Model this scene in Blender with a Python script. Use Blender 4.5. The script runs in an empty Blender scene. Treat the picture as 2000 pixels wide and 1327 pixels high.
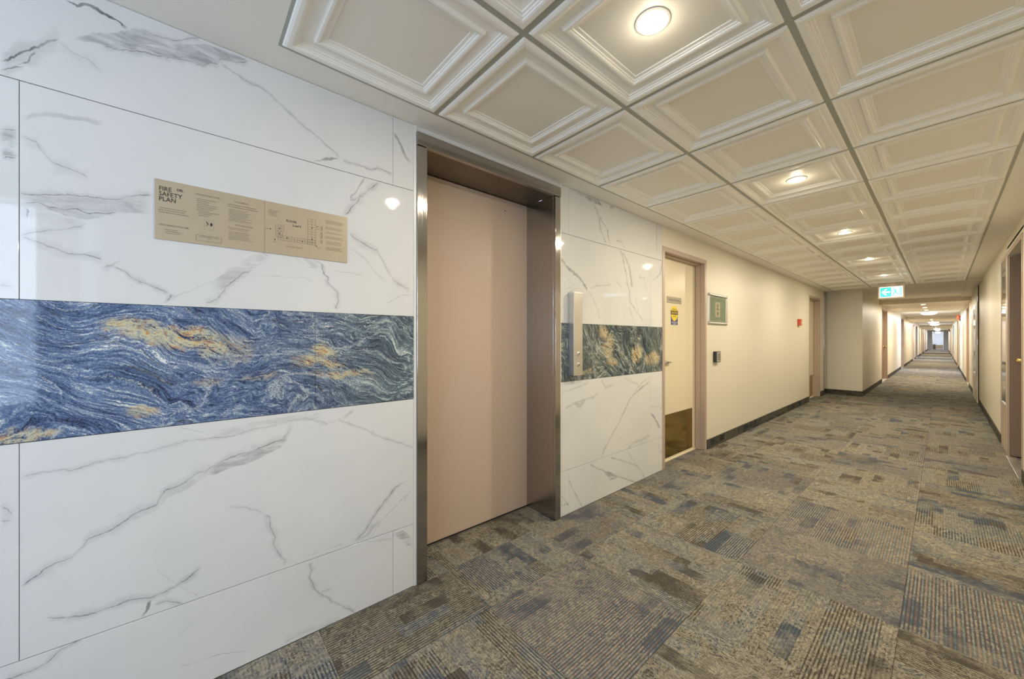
import bpy, bmesh, math, random
from mathutils import Vector, Matrix
random.seed(7)
S = bpy.context.scene
COL = S.collection

# ------------------------------------------------------------------ camera, world, lights, exposure
cam_d = bpy.data.cameras.new('camera')
cam = bpy.data.objects.new('camera', cam_d); COL.objects.link(cam)
cam.location = (1.71, 0.0, 1.197)
cam.rotation_euler = (math.radians(90), 0, 0.8403)
cam_d.sensor_width = 36; cam_d.lens = 731.3/2000*36; cam_d.shift_x = -24/2000
cam_d.clip_start = 0.02; cam_d.clip_end = 200
S.camera = cam
S.view_settings.view_transform = 'Standard'
S.view_settings.look = 'None'
S.view_settings.gamma = 1.0
S.view_settings.exposure = 0.27
S.view_settings.use_curve_mapping = False
S.cycles.max_bounces = 8
S.cycles.adaptive_threshold = 0.02
S.cycles.diffuse_bounces = 6
S.cycles.glossy_bounces = 4
S.cycles.transparent_max_bounces = 8
S.cycles.sample_clamp_indirect = 6
S.cycles.caustics_reflective = False
S.cycles.caustics_refractive = False
S.cycles.use_denoising = True

W = bpy.data.worlds.new('world'); S.world = W; W.use_nodes = True
W.node_tree.nodes['Background'].inputs[0].default_value = (0.62, 0.74, 1.0, 1)
W.node_tree.nodes['Background'].inputs[1].default_value = 1.6

WARM = (1.0, 0.88, 0.655); COOL = (0.70, 0.82, 1.0)
def area(name, loc, rot, size, power, color, shape='DISK', sy=None):
    d = bpy.data.lights.new(name, 'AREA'); d.shape = shape; d.size = size
    if sy: d.size_y = sy
    d.energy = power; d.color = color
    o = bpy.data.objects.new(name, d); COL.objects.link(o)
    o.location = loc; o.rotation_euler = rot
    return o
def bulb(name, loc, r, power, color):
    d = bpy.data.lights.new(name, 'POINT'); d.shadow_soft_size = r; d.energy = power; d.color = color
    o = bpy.data.objects.new(name, d); COL.objects.link(o); o.location = loc
    return o
# daylight standing in the window behind the photographer (right-hand wall) and cool fill in an added, unseen near-end window
area('window_daylight', (2.36, -1.56, 1.43), (0, math.radians(90), 0), 1.3, 33, COOL, 'RECTANGLE', 1.68)
area('end_window_daylight', (1.1, -3.36, 1.45), (math.radians(90), 0, 0), 1.5, 30, COOL, 'RECTANGLE', 1.3)
H = 2.24
NEAR_LIGHTS = [1.147, 2.986, 4.825, 6.664, 8.503]
for y in NEAR_LIGHTS:
    area('downlight_glow', (1.068, y, H-0.006), (0, 0, 0), 0.085, 14 if y < 2 else 20, WARM)
    bulb('downlight_spill', (1.068, y, H-0.026), 0.03, 0.5, WARM)
SOFFITS = [(13.7, 17.9), (24.5, 29.3), (40.0, 47.0)]
FAR_LIGHTS = [14.4, 15.8, 17.2, 25.3, 26.9, 28.5, 41.5, 43.5, 45.5]
for y in FAR_LIGHTS:
    area('downlight_glow', (1.375, y, 2.105), (0, 0, 0), 0.09, 24, WARM)
DOMES = [20.9, 32.2, 37.2, 52.0, 59.0]
for y in DOMES:
    area('dome_glow', (1.375, y, 2.12), (0, 0, 0), 0.4, 62, (0.97, 0.96, 1.0))
area('end_room_light', (1.38, 65.8, 2.2), (0, 0, 0), 0.5, 40, (0.95, 0.97, 1.0))

# ------------------------------------------------------------------ node helpers
def new_mat(name):
    m = bpy.data.materials.new(name); m.use_nodes = True
    nt = m.node_tree; nt.nodes.clear()
    out = nt.nodes.new('ShaderNodeOutputMaterial')
    b = nt.nodes.new('ShaderNodeBsdfPrincipled')
    nt.links.new(b.outputs[0], out.inputs[0])
    return m, nt, b
def setin(nt, n, key, v):
    s = n.inputs[key]
    if isinstance(v, bpy.types.NodeSocket): nt.links.new(v, s)
    else: s.default_value = v
def N(nt, typ, ins=None, **props):
    n = nt.nodes.new('ShaderNode'+typ)
    for k, v in props.items(): setattr(n, k, v)
    for k, v in (ins or {}).items(): setin(nt, n, k, v)
    return n
def M(nt, op, a, b=None, c=None, clamp=False):
    n = nt.nodes.new('ShaderNodeMath'); n.operation = op; n.use_clamp = clamp
    setin(nt, n, 0, a)
    if b is not None: setin(nt, n, 1, b)
    if c is not None: setin(nt, n, 2, c)
    return n.outputs[0]
def VM(nt, op, a, b=None, scale=None):
    n = nt.nodes.new('ShaderNodeVectorMath'); n.operation = op
    setin(nt, n, 0, a)
    if b is not None: setin(nt, n, 1, b)
    if scale is not None: setin(nt, n, 'Scale', scale)
    return n.outputs[0]
def MR(nt, v, a, b, c=0.0, d=1.0, smooth=False):
    n = nt.nodes.new('ShaderNodeMapRange')
    if smooth: n.interpolation_type = 'SMOOTHSTEP'
    for i, x in enumerate((v, a, b, c, d)): setin(nt, n, i, x)
    return n.outputs[0]
def MIX(nt, f, a, b, blend='MIX'):
    n = nt.nodes.new('ShaderNodeMix'); n.data_type = 'RGBA'; n.blend_type = blend
    setin(nt, n, 0, f); setin(nt, n, 6, a); setin(nt, n, 7, b)
    return n.outputs[2]
def c4(c): return (c[0], c[1], c[2], 1.0)
def NOISE(nt, vec, scale, detail=2.0, rough=0.5, dist=0.0, dim='3D'):
    return N(nt, 'TexNoise', {'Vector': vec, 'Scale': scale, 'Detail': detail, 'Roughness': rough, 'Distortion': dist}, noise_dimensions=dim)
def RAMP(nt, f, stops, interp='LINEAR'):
    n = nt.nodes.new('ShaderNodeValToRGB'); n.color_ramp.interpolation = interp
    e = n.color_ramp.elements
    while len(e) < len(stops): e.new(0.5)
    for i, (p, c) in enumerate(stops): e[i].position = p; e[i].color = c4(c)
    setin(nt, n, 0, f)
    return n.outputs[0]
def BUMP(nt, b, h, strength, dist=0.002):
    n = N(nt, 'Bump', {'Height': h, 'Strength': strength, 'Distance': dist})
    nt.links.new(n.outputs[0], b.inputs['Normal'])
def CURVE(nt, x, pts, x0, x1, y0, y1):
    """value of a hand-drawn line at x, through a Float Curve node"""
    u = MR(nt, x, x0, x1)
    n = nt.nodes.new('ShaderNodeFloatCurve'); c = n.mapping.curves[0]
    n.mapping.use_clip = False
    q = [((a-x0)/(x1-x0), (b-y0)/(y1-y0)) for a, b in pts]
    qq = [q[0]]
    for p in q[1:]:
        if p[0] - qq[-1][0] > 1e-3: qq.append(p)
    while len(c.points) < len(qq): c.points.new(0.5, 0.5)
    for i, p in enumerate(qq):
        c.points[i].location = p; c.points[i].handle_type = 'VECTOR'
    n.mapping.update()
    setin(nt, n, 1, u)
    return M(nt, 'MULTIPLY_ADD', n.outputs[0], y1-y0, y0)

# ------------------------------------------------------------------ materials
def plain(name, col, rough=0.5, metal=0.0, bump=0.0, bscale=200, var=0.04, coat=0.0, spec=None):
    m, nt, b = new_mat(name)
    tc = N(nt, 'TexCoord').outputs['Object']
    n = NOISE(nt, tc, bscale, 3).outputs[0]
    big = NOISE(nt, tc, 1.7, 2).outputs[0]
    f = M(nt, 'ADD', M(nt, 'MULTIPLY', M(nt, 'SUBTRACT', n, 0.5), var), M(nt, 'MULTIPLY', M(nt, 'SUBTRACT', big, 0.5), var))
    hsv = N(nt, 'HueSaturation', {'Value': M(nt, 'ADD', f, 1.0), 'Color': c4(col)})
    nt.links.new(hsv.outputs[0], b.inputs['Base Color'])
    b.inputs['Roughness'].default_value = rough; b.inputs['Metallic'].default_value = metal
    b.inputs['Coat Weight'].default_value = coat
    if spec is not None: b.inputs['Specular IOR Level'].default_value = spec
    if bump: BUMP(nt, b, n, bump, 0.001)
    return m
def emit(name, col, strength):
    m, nt, b = new_mat(name)
    b.inputs['Base Color'].default_value = c4(col)
    b.inputs['Emission Color'].default_value = c4(col); b.inputs['Emission Strength'].default_value = strength
    return m
def steel(name, col=(0.46, 0.44, 0.425), rough=0.085, vertical=True):
    m, nt, b = new_mat(name)
    tc = N(nt, 'TexCoord').outputs['Object']
    mp = N(nt, 'Mapping', {'Vector': tc, 'Scale': (420, 420, 5) if vertical else (5, 420, 420)}).outputs[0]
    n = NOISE(nt, mp, 1.0, 3).outputs[0]
    blot = NOISE(nt, tc, 6, 4).outputs[0]
    c = MIX(nt, n, c4([x*0.86 for x in col]), c4([min(1, x*1.12) for x in col]))
    nt.links.new(c, b.inputs['Base Color'])
    b.inputs['Metallic'].default_value = 1.0
    nt.links.new(MR(nt, blot, 0.2, 0.8, rough*0.8, rough*1.3), b.inputs['Roughness'])
    BUMP(nt, b, n, 0.8, 0.0008)
    return m

def marble(name, veins, patches):
    m, nt, b = new_mat(name)
    tc = N(nt, 'TexCoord').outputs['Object']
    wob = NOISE(nt, tc, 26, 5, 0.6).outputs['Color']
    wv = VM(nt, 'SCALE', VM(nt, 'SUBTRACT', wob, (0.5, 0.5, 0.5)), scale=0.022)
    wv = VM(nt, 'ADD', tc, wv)
    sep = N(nt, 'SeparateXYZ', {0: wv}); Y, Z = sep.outputs[1], sep.outputs[2]
    thick = MR(nt, NOISE(nt, tc, 22, 3).outputs[0], 0.32, 0.68, 0.35, 1.5)
    blotch = NOISE(nt, tc, 9, 5, 0.65).outputs[0]
    streak = NOISE(nt, N(nt, 'Mapping', {'Vector': tc, 'Rotation': (-0.25, 0, 0), 'Scale': (5, 9, 30)}).outputs[0], 1.0, 6, 0.7, 0.8).outputs[0]
    tot = None
    def add(v):
        nonlocal tot
        tot = v if tot is None else M(nt, 'MAXIMUM', tot, v)
    for ax, w, st, pts in veins:
        t, s = (Y, Z) if ax == 'y' else (Z, Y)
        x0, x1 = pts[0][0], pts[-1][0]
        if x1-x0 < 0.004: continue
        ys = [p[1] for p in pts]; y0, y1 = min(ys)-0.01, max(ys)+0.01
        g = CURVE(nt, t, pts, x0, x1, y0, y1)
        d = M(nt, 'ABSOLUTE', M(nt, 'SUBTRACT', s, g))
        slope = sum(abs((pts[i+1][1]-pts[i][1])/max(1e-3, pts[i+1][0]-pts[i][0])) for i in range(len(pts)-1))/(len(pts)-1)
        ww = w*0.001*0.62*math.sqrt(1+min(slope, 2)**2)
        half = M(nt, 'MULTIPLY', thick, ww)
        k = MR(nt, d, 0.0, half, 1.0, 0.0, True) if w < 9 else MR(nt, d, M(nt, 'MULTIPLY', half, 0.4), half, 1.0, 0.0, True)
        if 2.5 <= w < 9:
            k = M(nt, 'MAXIMUM', k, MR(nt, d, half, M(nt, 'MULTIPLY', M(nt, 'MULTIPLY', half, streak), 14.0), 0.24, 0.0, True))
        e = min(0.012, (x1-x0)*0.3)
        win = M(nt, 'MULTIPLY', MR(nt, t, x0, x0+e), MR(nt, t, x1-e, x1, 1.0, 0.0))
        k = M(nt, 'MULTIPLY', k, win)
        stv = M(nt, 'MULTIPLY', MR(nt, blotch, 0.35, 0.65, 0.55, 1.25), st)
        add(M(nt, 'MULTIPLY', k, stv))
    for st, up, lo in patches:
        x0 = max(up[0][0], lo[0][0]); x1 = min(up[-1][0], lo[-1][0])
        def span(pts):
            ys = [p[1] for p in pts]; return min(ys)-0.01, max(ys)+0.01
        gu = CURVE(nt, Y, up, up[0][0], up[-1][0], *span(up))
        gl = CURVE(nt, Y, lo, lo[0][0], lo[-1][0], *span(lo))
        d = M(nt, 'MINIMUM', M(nt, 'SUBTRACT', gu, Z), M(nt, 'SUBTRACT', Z, gl))
        k = MR(nt, d, 0.0, 0.005, 0.0, 1.0, True)
        e = min(0.03, (x1-x0)*0.3)
        win = M(nt, 'MULTIPLY', MR(nt, Y, x0, x0+e), MR(nt, Y, x1-e, x1, 1.0, 0.0))
        v = M(nt, 'MULTIPLY', M(nt, 'MULTIPLY', k, win), M(nt, 'MULTIPLY', MR(nt, streak, 0.36, 0.62, 0.05, 1.5), st))
        add(v)
    cloud = NOISE(nt, tc, 2.2, 4).outputs[0]
    base = MIX(nt, MR(nt, cloud, 0.35, 0.75), c4((0.74, 0.74, 0.745)), c4((0.67, 0.68, 0.70)))
    if tot is not None:
        base = MIX(nt, M(nt, 'MINIMUM', tot, 1.0), base, c4((0.155, 0.165, 0.185)))
    else:
        # tile seen only at a glance: free-running fine veins
        q = NOISE(nt, VM(nt, 'ADD', tc, (3.1, 0, 0)), 1.9, 6, 0.55, 1.2).outputs[0]
        vv = MR(nt, M(nt, 'ABSOLUTE', M(nt, 'SUBTRACT', q, 0.5)), 0.0, 0.012, 0.5, 0.0, True)
        base = MIX(nt, vv, base, c4((0.2, 0.21, 0.23)))
    nt.links.new(base, b.inputs['Base Color'])
    b.inputs['Roughness'].default_value = 0.035
    b.inputs['IOR'].default_value = 1.5
    return m

def swirl_stone(name):
    m, nt, b = new_mat(name)
    tc = N(nt, 'TexCoord').outputs['Object']
    sep = N(nt, 'SeparateXYZ', {0: tc}); Y, Z = sep.outputs[1], sep.outputs[2]
    def warp(p, src, scale, amp, detail=2.0, rough=0.5):
        return VM(nt, 'ADD', p, VM(nt, 'SCALE', VM(nt, 'SUBTRACT', NOISE(nt, src, scale, detail, rough).outputs['Color'], (0.5, 0.5, 0.5)), scale=amp))
    p1 = warp(tc, VM(nt, 'ADD', tc, (0.7, 0.31, 0.2)), 2.6, 0.50, 1.5)
    p2 = warp(p1, p1, 9, 0.070, 3, 0.55)
    p3 = warp(p2, tc, 42, 0.016, 4, 0.7)
    ang = N(nt, 'CombineXYZ', {0: MR(nt, Y, 1.2, 1.3, 0.38, 0.95)}).outputs[0]
    rot = N(nt, 'Mapping', {'Vector': p3, 'Rotation': ang, 'Scale': (1, 1, 1)}).outputs[0]
    def lay(sc, off): return N(nt, 'Mapping', {'Vector': rot, 'Location': (off, 0, 0), 'Scale': sc}).outputs[0]
    s1 = NOISE(nt, lay((6, 16, 110), 0), 1.0, 5, 0.72).outputs[0]
    s2 = NOISE(nt, lay((12, 42, 330), 3), 1.0, 3, 0.7).outputs[0]
    s3 = NOISE(nt, lay((2, 3, 13), 7), 1.0, 3, 0.6).outputs[0]
    gr = NOISE(nt, warp(tc, tc, 60, 0.01), 260, 3, 0.7).outputs[0]
    s = M(nt, 'ADD', M(nt, 'ADD', M(nt, 'MULTIPLY', s1, 0.34), M(nt, 'MULTIPLY', s2, 0.26)), M(nt, 'ADD', M(nt, 'MULTIPLY', s3, 0.20), M(nt, 'MULTIPLY', gr, 0.20)))
    s = MR(nt, s, 0.375, 0.59)
    blue = RAMP(nt, s, [(0.0, (0.006, 0.008, 0.016)), (0.22, (0.020, 0.030, 0.065)), (0.42, (0.055, 0.095, 0.21)), (0.62, (0.12, 0.185, 0.34)), (0.80, (0.25, 0.32, 0.44)), (0.93, (0.55, 0.60, 0.62)), (1.0, (0.8, 0.82, 0.8))])
    teal = RAMP(nt, s, [(0.0, (0.006, 0.007, 0.009)), (0.22, (0.022, 0.032, 0.045)), (0.42, (0.055, 0.085, 0.125)), (0.62, (0.13, 0.185, 0.24)), (0.80, (0.29, 0.36, 0.39)), (0.93, (0.6, 0.64, 0.60)), (1.0, (0.85, 0.86, 0.8))])
    green = RAMP(nt, s, [(0.0, (0.010, 0.009, 0.008)), (0.25, (0.028, 0.034, 0.038)), (0.45, (0.052, 0.072, 0.085)), (0.65, (0.12, 0.155, 0.165)), (0.82, (0.28, 0.32, 0.28)), (0.94, (0.6, 0.58, 0.46)), (1.0, (0.8, 0.76, 0.6))])
    yy = M(nt, 'ADD', Y, M(nt, 'MULTIPLY', M(nt, 'SUBTRACT', s3, 0.5), 0.5))
    col = MIX(nt, MR(nt, yy, 0.15, 0.62), blue, teal)  # blue-to-green drift along the wall: mixed cool and warm lighting put into colour
    col = MIX(nt, MR(nt, Y, 1.2, 1.5), col, green)
    # long pale seams following the folds
    sm_ = NOISE(nt, lay((2, 2.2, 7), 11), 1.0, 2, 0.5).outputs[0]
    seam = MR(nt, M(nt, 'ABSOLUTE', M(nt, 'SUBTRACT', sm_, 0.52)), 0.0, 0.016, 0.75, 0.0, True)
    col = MIX(nt, M(nt, 'MULTIPLY', seam, MR(nt, gr, 0.4, 0.6)), col, c4((0.62, 0.68, 0.70)))
    dk = MR(nt, M(nt, 'ABSOLUTE', M(nt, 'SUBTRACT', sm_, 0.44)), 0.0, 0.014, 0.85, 0.0, True)
    col = MIX(nt, M(nt, 'MULTIPLY', dk, MR(nt, s1, 0.45, 0.6)), col, c4((0.015, 0.014, 0.013)))
    # bands of tan and rust feldspar, where the slab has them: (y, z, ry, rz, amount)
    spots = [(-0.145, 1.240, 0.07, 0.022, .9), (-0.09, 1.215, 0.07, 0.030, 1.0), (0.0, 1.205, 0.06, 0.035, 1.0), (0.06, 1.19, 0.05, 0.045, .9), (0.12, 1.17, 0.05, 0.06, .45), (-0.36, 0.93, 0.07, 0.022, .8),
             (-0.11, 0.965, 0.035, 0.016, .7), (0.42, 1.15, 0.045, 0.035, 1.0), (0.41, 1.095, 0.09, 0.018, .9), (0.50, 1.045, 0.11, 0.018, .7), (0.20, 1.06, 0.06, 0.016, .5), (0.05, 1.06, 0.05, 0.016, .4),
             (0.36, 1.10, 0.06, 0.03, .5), (2.33, 1.27, 0.05, 0.05, 1.0), (2.40, 1.14, 0.06, 0.09, .8), (2.45, 1.03, 0.07, 0.04, .8), (2.80, 1.08, 0.08, 0.06, 1.0), (3.05, 1.03, 0.12, 0.06, .9), (2.1, 0.97, 0.12, 0.018, .5)]
    pe = warp(warp(tc, tc, 9, 0.10, 3), tc, 45, 0.03, 3)
    se = N(nt, 'SeparateXYZ', {0: pe}); YE, ZE = se.outputs[1], se.outputs[2]
    tan = None
    for y, z, ry, rz, a in spots:
        dy = M(nt, 'DIVIDE', M(nt, 'SUBTRACT', YE, y), ry); dz = M(nt, 'DIVIDE', M(nt, 'SUBTRACT', ZE, z), rz)
        r2 = M(nt, 'ADD', M(nt, 'MULTIPLY', dy, dy), M(nt, 'MULTIPLY', dz, dz))
        k = MR(nt, r2, 0.15, 1.7, a, 0.0, True)
        tan = k if tan is None else M(nt, 'MAXIMUM', tan, k)
    tn = NOISE(nt, warp(p3, tc, 30, 0.02), 34, 4, 0.65).outputs[0]
    tancol = RAMP(nt, tn, [(0.30, (0.25, 0.30, 0.36)), (0.40, (0.52, 0.50, 0.36)), (0.50, (0.66, 0.60, 0.40)), (0.56, (0.62, 0.46, 0.20)), (0.62, (0.52, 0.22, 0.08)), (0.68, (0.60, 0.56, 0.44))])
    tk = M(nt, 'MULTIPLY', tan, MR(nt, s, 0.36, 0.62))
    col = MIX(nt, tk, col, tancol)
    nt.links.new(col, b.inputs['Base Color'])
    b.inputs['Roughness'].default_value = 0.06
    return m

def carpet(name, dark=1.0):
    m, nt, b = new_mat(name)
    uv = N(nt, 'UVMap', uv_map='UVMap').outputs[0]
    seed = N(nt, 'Attribute', attribute_name='seed').outputs['Fac']
    off = N(nt, 'CombineXYZ', {0: M(nt, 'MULTIPLY', seed, 37.0), 1: M(nt, 'MULTIPLY', seed, 91.0), 2: M(nt, 'MULTIPLY', seed, 13.0)}).outputs[0]
    P = VM(nt, 'ADD', uv, off)
    U = N(nt, 'SeparateXYZ', {0: uv}).outputs[0]
    def mp(sx, sy, base=P, r=0.0, l=0.0): return N(nt, 'Mapping', {'Vector': base, 'Location': (l, l, 0), 'Rotation': (0, 0, r), 'Scale': (sx, sy, 1)}).outputs[0]
    tile_t = M(nt, 'FRACT', M(nt, 'MULTIPLY', seed, 7.13))
    tile_q = M(nt, 'FRACT', M(nt, 'MULTIPLY', seed, 23.7))
    # blocks of colour laid along the pile: snapped cells, edges frayed by the tufts
    fray = VM(nt, 'ADD', P, VM(nt, 'SCALE', VM(nt, 'SUBTRACT', NOISE(nt, P, 55, 2).outputs['Color'], (0.5, 0.5, 0.5)), scale=0.010))
    def cells(sx, sy, l):
        q = mp(sx, sy, fray, 0.0, l)
        col_ = M(nt, 'FLOOR', N(nt, 'SeparateXYZ', {0: q}).outputs[0])
        sh = N(nt, 'CombineXYZ', {0: 0.0, 1: M(nt, 'MULTIPLY', N(nt, 'TexWhiteNoise', {'W': col_}, noise_dimensions='1D').outputs[0], 5.0)}).outputs[0]
        f = VM(nt, 'FLOOR', VM(nt, 'ADD', q, sh))
        w = N(nt, 'TexWhiteNoise', {'Vector': f}, noise_dimensions='2D').outputs[1]
        k = N(nt, 'SeparateColor', {0: w}); return k.outputs[0], k.outputs[1], k.outputs[2]
    a1, a2, a3 = cells(15, 4.5, 0.0)
    b1, b2, b3 = cells(5.5, 3.3, 4.3)
    # dark ground: warm brown or slate, changing from tile to tile and block to block
    gsel = MR(nt, M(nt, 'ADD', M(nt, 'ADD', M(nt, 'MULTIPLY', a1, 0.45), M(nt, 'MULTIPLY', b1, 0.35)), M(nt, 'MULTIPLY', tile_t, 0.5)), 0.56, 0.66)
    ground = MIX(nt, gsel, c4((0.062*dark, 0.053*dark, 0.045*dark)), c4((0.050*dark, 0.064*dark, 0.086*dark)))
    # branching pale strands
    def ridge(vec, w, amp=1.0): return MR(nt, M(nt, 'ABSOLUTE', M(nt, 'SUBTRACT', NOISE(nt, vec, 1.0, 2.5, 0.6, 0.5).outputs[0], 0.5)), w*0.55, w, amp, 0.0)
    st = M(nt, 'MAXIMUM', ridge(mp(58, 24, P, 0.5), 0.035), ridge(mp(66, 22, P, -0.45, 9.0), 0.035))
    st = M(nt, 'MAXIMUM', st, ridge(mp(90, 20, P, 0.0, 17.0), 0.030))
    def fans(sc, l, ka, kr, w):
        q = mp(sc, sc, P, 0.0, l)
        vo = N(nt, 'TexVoronoi', {'Vector': q, 'Scale': 1.0}, feature='F1')
        d = VM(nt, 'SUBTRACT', q, vo.outputs['Position'])
        d = VM(nt, 'ADD', d, VM(nt, 'SCALE', VM(nt, 'SUBTRACT', NOISE(nt, P, 18, 2).outputs['Color'], (0.5, 0.5, 0.5)), scale=0.35))
        sd = N(nt, 'SeparateXYZ', {0: d})
        ang = M(nt, 'ARCTAN2', sd.outputs[1], sd.outputs[0]); rr = N(nt, 'VectorMath', {0: d}, operation='LENGTH').outputs['Value']
        cr = N(nt, 'SeparateColor', {0: vo.outputs['Color']}).outputs[0]
        v = N(nt, 'CombineXYZ', {0: M(nt, 'MULTIPLY', ang, ka), 1: M(nt, 'MULTIPLY', rr, kr), 2: M(nt, 'MULTIPLY', cr, 60.0)}).outputs[0]
        n_ = NOISE(nt, v, 1.0, 1.5, 0.5).outputs[0]
        return MR(nt, M(nt, 'ABSOLUTE', M(nt, 'SUBTRACT', n_, 0.5)), w*0.6, w, 1.0, 0.0)
    st2 = M(nt, 'MAXIMUM', fans(5.0, 0.0, 5.5, 2.2, 0.045), fans(7.0, 31.0, 4.5, 2.6, 0.040))
    st = M(nt, 'MAXIMUM', M(nt, 'MULTIPLY', st, 0.75), st2)
    dens = NOISE(nt, P, 6.5, 4, 0.6).outputs[0]
    cover = MR(nt, M(nt, 'ADD', dens, M(nt, 'MULTIPLY', M(nt, 'SUBTRACT', b2, 0.5), 0.18)), 0.38, 0.60)
    solid = M(nt, 'GREATER_THAN', a3, 0.80)       # bare blocks with hardly any strands
    flecks = NOISE(nt, mp(420, 200), 1.0, 2, 0.7).outputs[0]
    fl = MR(nt, flecks, 0.40, 0.60)
    body = M(nt, 'MULTIPLY', MR(nt, cover, 0.0, 1.0, 0.03, 0.42), MR(nt, M(nt, 'ADD', flecks, M(nt, 'MULTIPLY', cover, 0.12)), 0.48, 0.60))
    amt = M(nt, 'MAXIMUM', body, M(nt, 'MULTIPLY', st, MR(nt, fl, 0.1, 0.5, 0.55, 1.0)))
    amt = M(nt, 'MULTIPLY', amt, M(nt, 'SUBTRACT', 1.0, M(nt, 'MULTIPLY', solid, MR(nt, dens, 0.42, 0.56, 0.85, 0.2))))
    # tufted rows: dark lines along the pile, clear in some blocks
    row = M(nt, 'ABSOLUTE', M(nt, 'SUBTRACT', M(nt, 'FRACT', M(nt, 'MULTIPLY', U, 82.0)), 0.5))
    rowm = MR(nt, row, 0.20, 0.34)
    selrow = MR(nt, M(nt, 'ADD', b3, M(nt, 'MULTIPLY', tile_q, -0.22)), 0.50, 0.56)
    broken = MR(nt, NOISE(nt, mp(60, 26), 1.0, 2).outputs[0], 0.34, 0.50, 0.25, 1.0)
    rowon = M(nt, 'MULTIPLY', M(nt, 'MULTIPLY', rowm, broken), MR(nt, selrow, 0.0, 1.0, 0.16, 0.88))
    amt = M(nt, 'MULTIPLY', amt, M(nt, 'SUBTRACT', 1.0, rowon))
    amt = M(nt, 'MULTIPLY', amt, MR(nt, NOISE(nt, P, 1.6, 2).outputs[0], 0.3, 0.7, 0.8, 1.05))
    tone = MIX(nt, MR(nt, NOISE(nt, P, 60, 2).outputs[0], 0.35, 0.65), c4((0.42*dark, 0.38*dark, 0.285*dark)), c4((0.29*dark, 0.268*dark, 0.222*dark)))
    ground = MIX(nt, MR(nt, row, 0.15, 0.38), VM(nt, 'SCALE', ground, scale=1.45), VM(nt, 'SCALE', ground, scale=0.85))
    col = MIX(nt, amt, ground, tone)
    # teal and rust threads in a few tiles
    thread = MIX(nt, M(nt, 'GREATER_THAN', M(nt, 'FRACT', M(nt, 'MULTIPLY', U, 41.0)), 0.5), c4((0.22, 0.10, 0.055)), c4((0.05, 0.11, 0.15)))
    col = MIX(nt, M(nt, 'MULTIPLY', M(nt, 'MULTIPLY', MR(nt, tile_t, 0.70, 0.74), MR(nt, row, 0.1, 0.3)), 0.40), col, thread)
    nt.links.new(col, b.inputs['Base Color'])
    b.inputs['Roughness'].default_value = 0.95
    b.inputs['Specular IOR Level'].default_value = 0.1
    BUMP(nt, b, M(nt, 'ADD', flecks, M(nt, 'MULTIPLY', row, 0.4)), 0.35, 0.003)
    return m

MAT = {}
MAT['wall'] = plain('cream wall paint', (0.755, 0.705, 0.595), 0.42, bump=0.08, bscale=260, var=0.03)
MAT['ceil'] = plain('ceiling paint', (0.88, 0.85, 0.79), 0.6, bump=0.05, bscale=300, var=0.02)
MAT['tile'] = plain('ceiling tile enamel', (0.94, 0.92, 0.87), 0.28, var=0.02)
MAT['tile_centre'] = plain('shaded coffer centre', (0.87, 0.835, 0.755), 0.45, var=0.03, bump=0.05, bscale=300)  # same enamel, darkened: shading of the recessed centre put into the colour
MAT['bar'] = plain('grid bar enamel', (0.40, 0.41, 0.36), 0.45)
MAT['void'] = plain('ceiling void', (0.02, 0.02, 0.02), 0.9)
MAT['grout'] = plain('tile joint', (0.42, 0.40, 0.38), 0.8)
MAT['white_trim'] = plain('white edge trim', (0.80, 0.80, 0.80), 0.25)
MAT['steel'] = steel('brushed stainless steel')
MAT['steel_dark'] = steel('shaded stainless soffit', (0.21, 0.175, 0.13), 0.3)  # darker copy of the steel; shade under the lift header put into colour
MAT['lift_door'] = plain('pink beige enamel', (0.60, 0.465, 0.375), 0.30, var=0.03, bump=0.03, bscale=500)
MAT['shadow_gap'] = plain('black gap', (0.012, 0.010, 0.008), 0.8)
MAT['frame'] = plain('taupe door frame paint', (0.47, 0.365, 0.295), 0.35)
MAT['leaf'] = plain('cream door paint', (0.80, 0.715, 0.54), 0.30)
MAT['brown'] = plain('brown door paint', (0.26, 0.19, 0.145), 0.32)
MAT['brass'] = steel('polished brass kick plate', (0.50, 0.36, 0.13), 0.10, False)
m, nt, b = new_mat('mirror polished brass'); b.inputs['Base Color'].default_value = (0.42, 0.31, 0.10, 1); b.inputs['Metallic'].default_value = 1.0; b.inputs['Roughness'].default_value = 0.09
BUMP(nt, b, NOISE(nt, N(nt, 'TexCoord').outputs['Object'], 7, 2).outputs[0], 0.15, 0.01)
MAT['brass'] = m
MAT['knob'] = steel('brass knob', (0.85, 0.6, 0.25), 0.2)
MAT['alum'] = steel('satin aluminium', (0.72, 0.71, 0.69), 0.32)
MAT['dark_plastic'] = plain('dark plastic', (0.03, 0.03, 0.03), 0.35)
MAT['grey_plastic'] = plain('grey plastic', (0.42, 0.38, 0.34), 0.4)
MAT['plaque'] = plain('champagne anodised sheet', (0.50, 0.415, 0.30), 0.34, metal=0.15, bump=0.03, bscale=600)
MAT['ink'] = plain('dark print', (0.035, 0.030, 0.026), 0.5)
MAT['ink_soft'] = plain('soft print', (0.23, 0.19, 0.145), 0.5)
MAT['sign_plate'] = plain('grey sign plate', (0.42, 0.385, 0.29), 0.4)
MAT['yellow'] = plain('yellow vinyl', (0.86, 0.66, 0.04), 0.35)
MAT['blue_vinyl'] = plain('blue vinyl', (0.06, 0.06, 0.24), 0.35)
MAT['white_print'] = plain('white print', (0.75, 0.75, 0.78), 0.4)
MAT['red'] = plain('red enamel', (0.62, 0.10, 0.035), 0.35)
MAT['poster'] = plain('green poster paper', (0.25, 0.29, 0.19), 0.5, bscale=30, var=0.35)
MAT['poster_tan'] = plain('tan poster panel', (0.62, 0.52, 0.36), 0.5)
MAT['poster_brown'] = plain('brown poster print', (0.28, 0.19, 0.11), 0.5)
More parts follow.
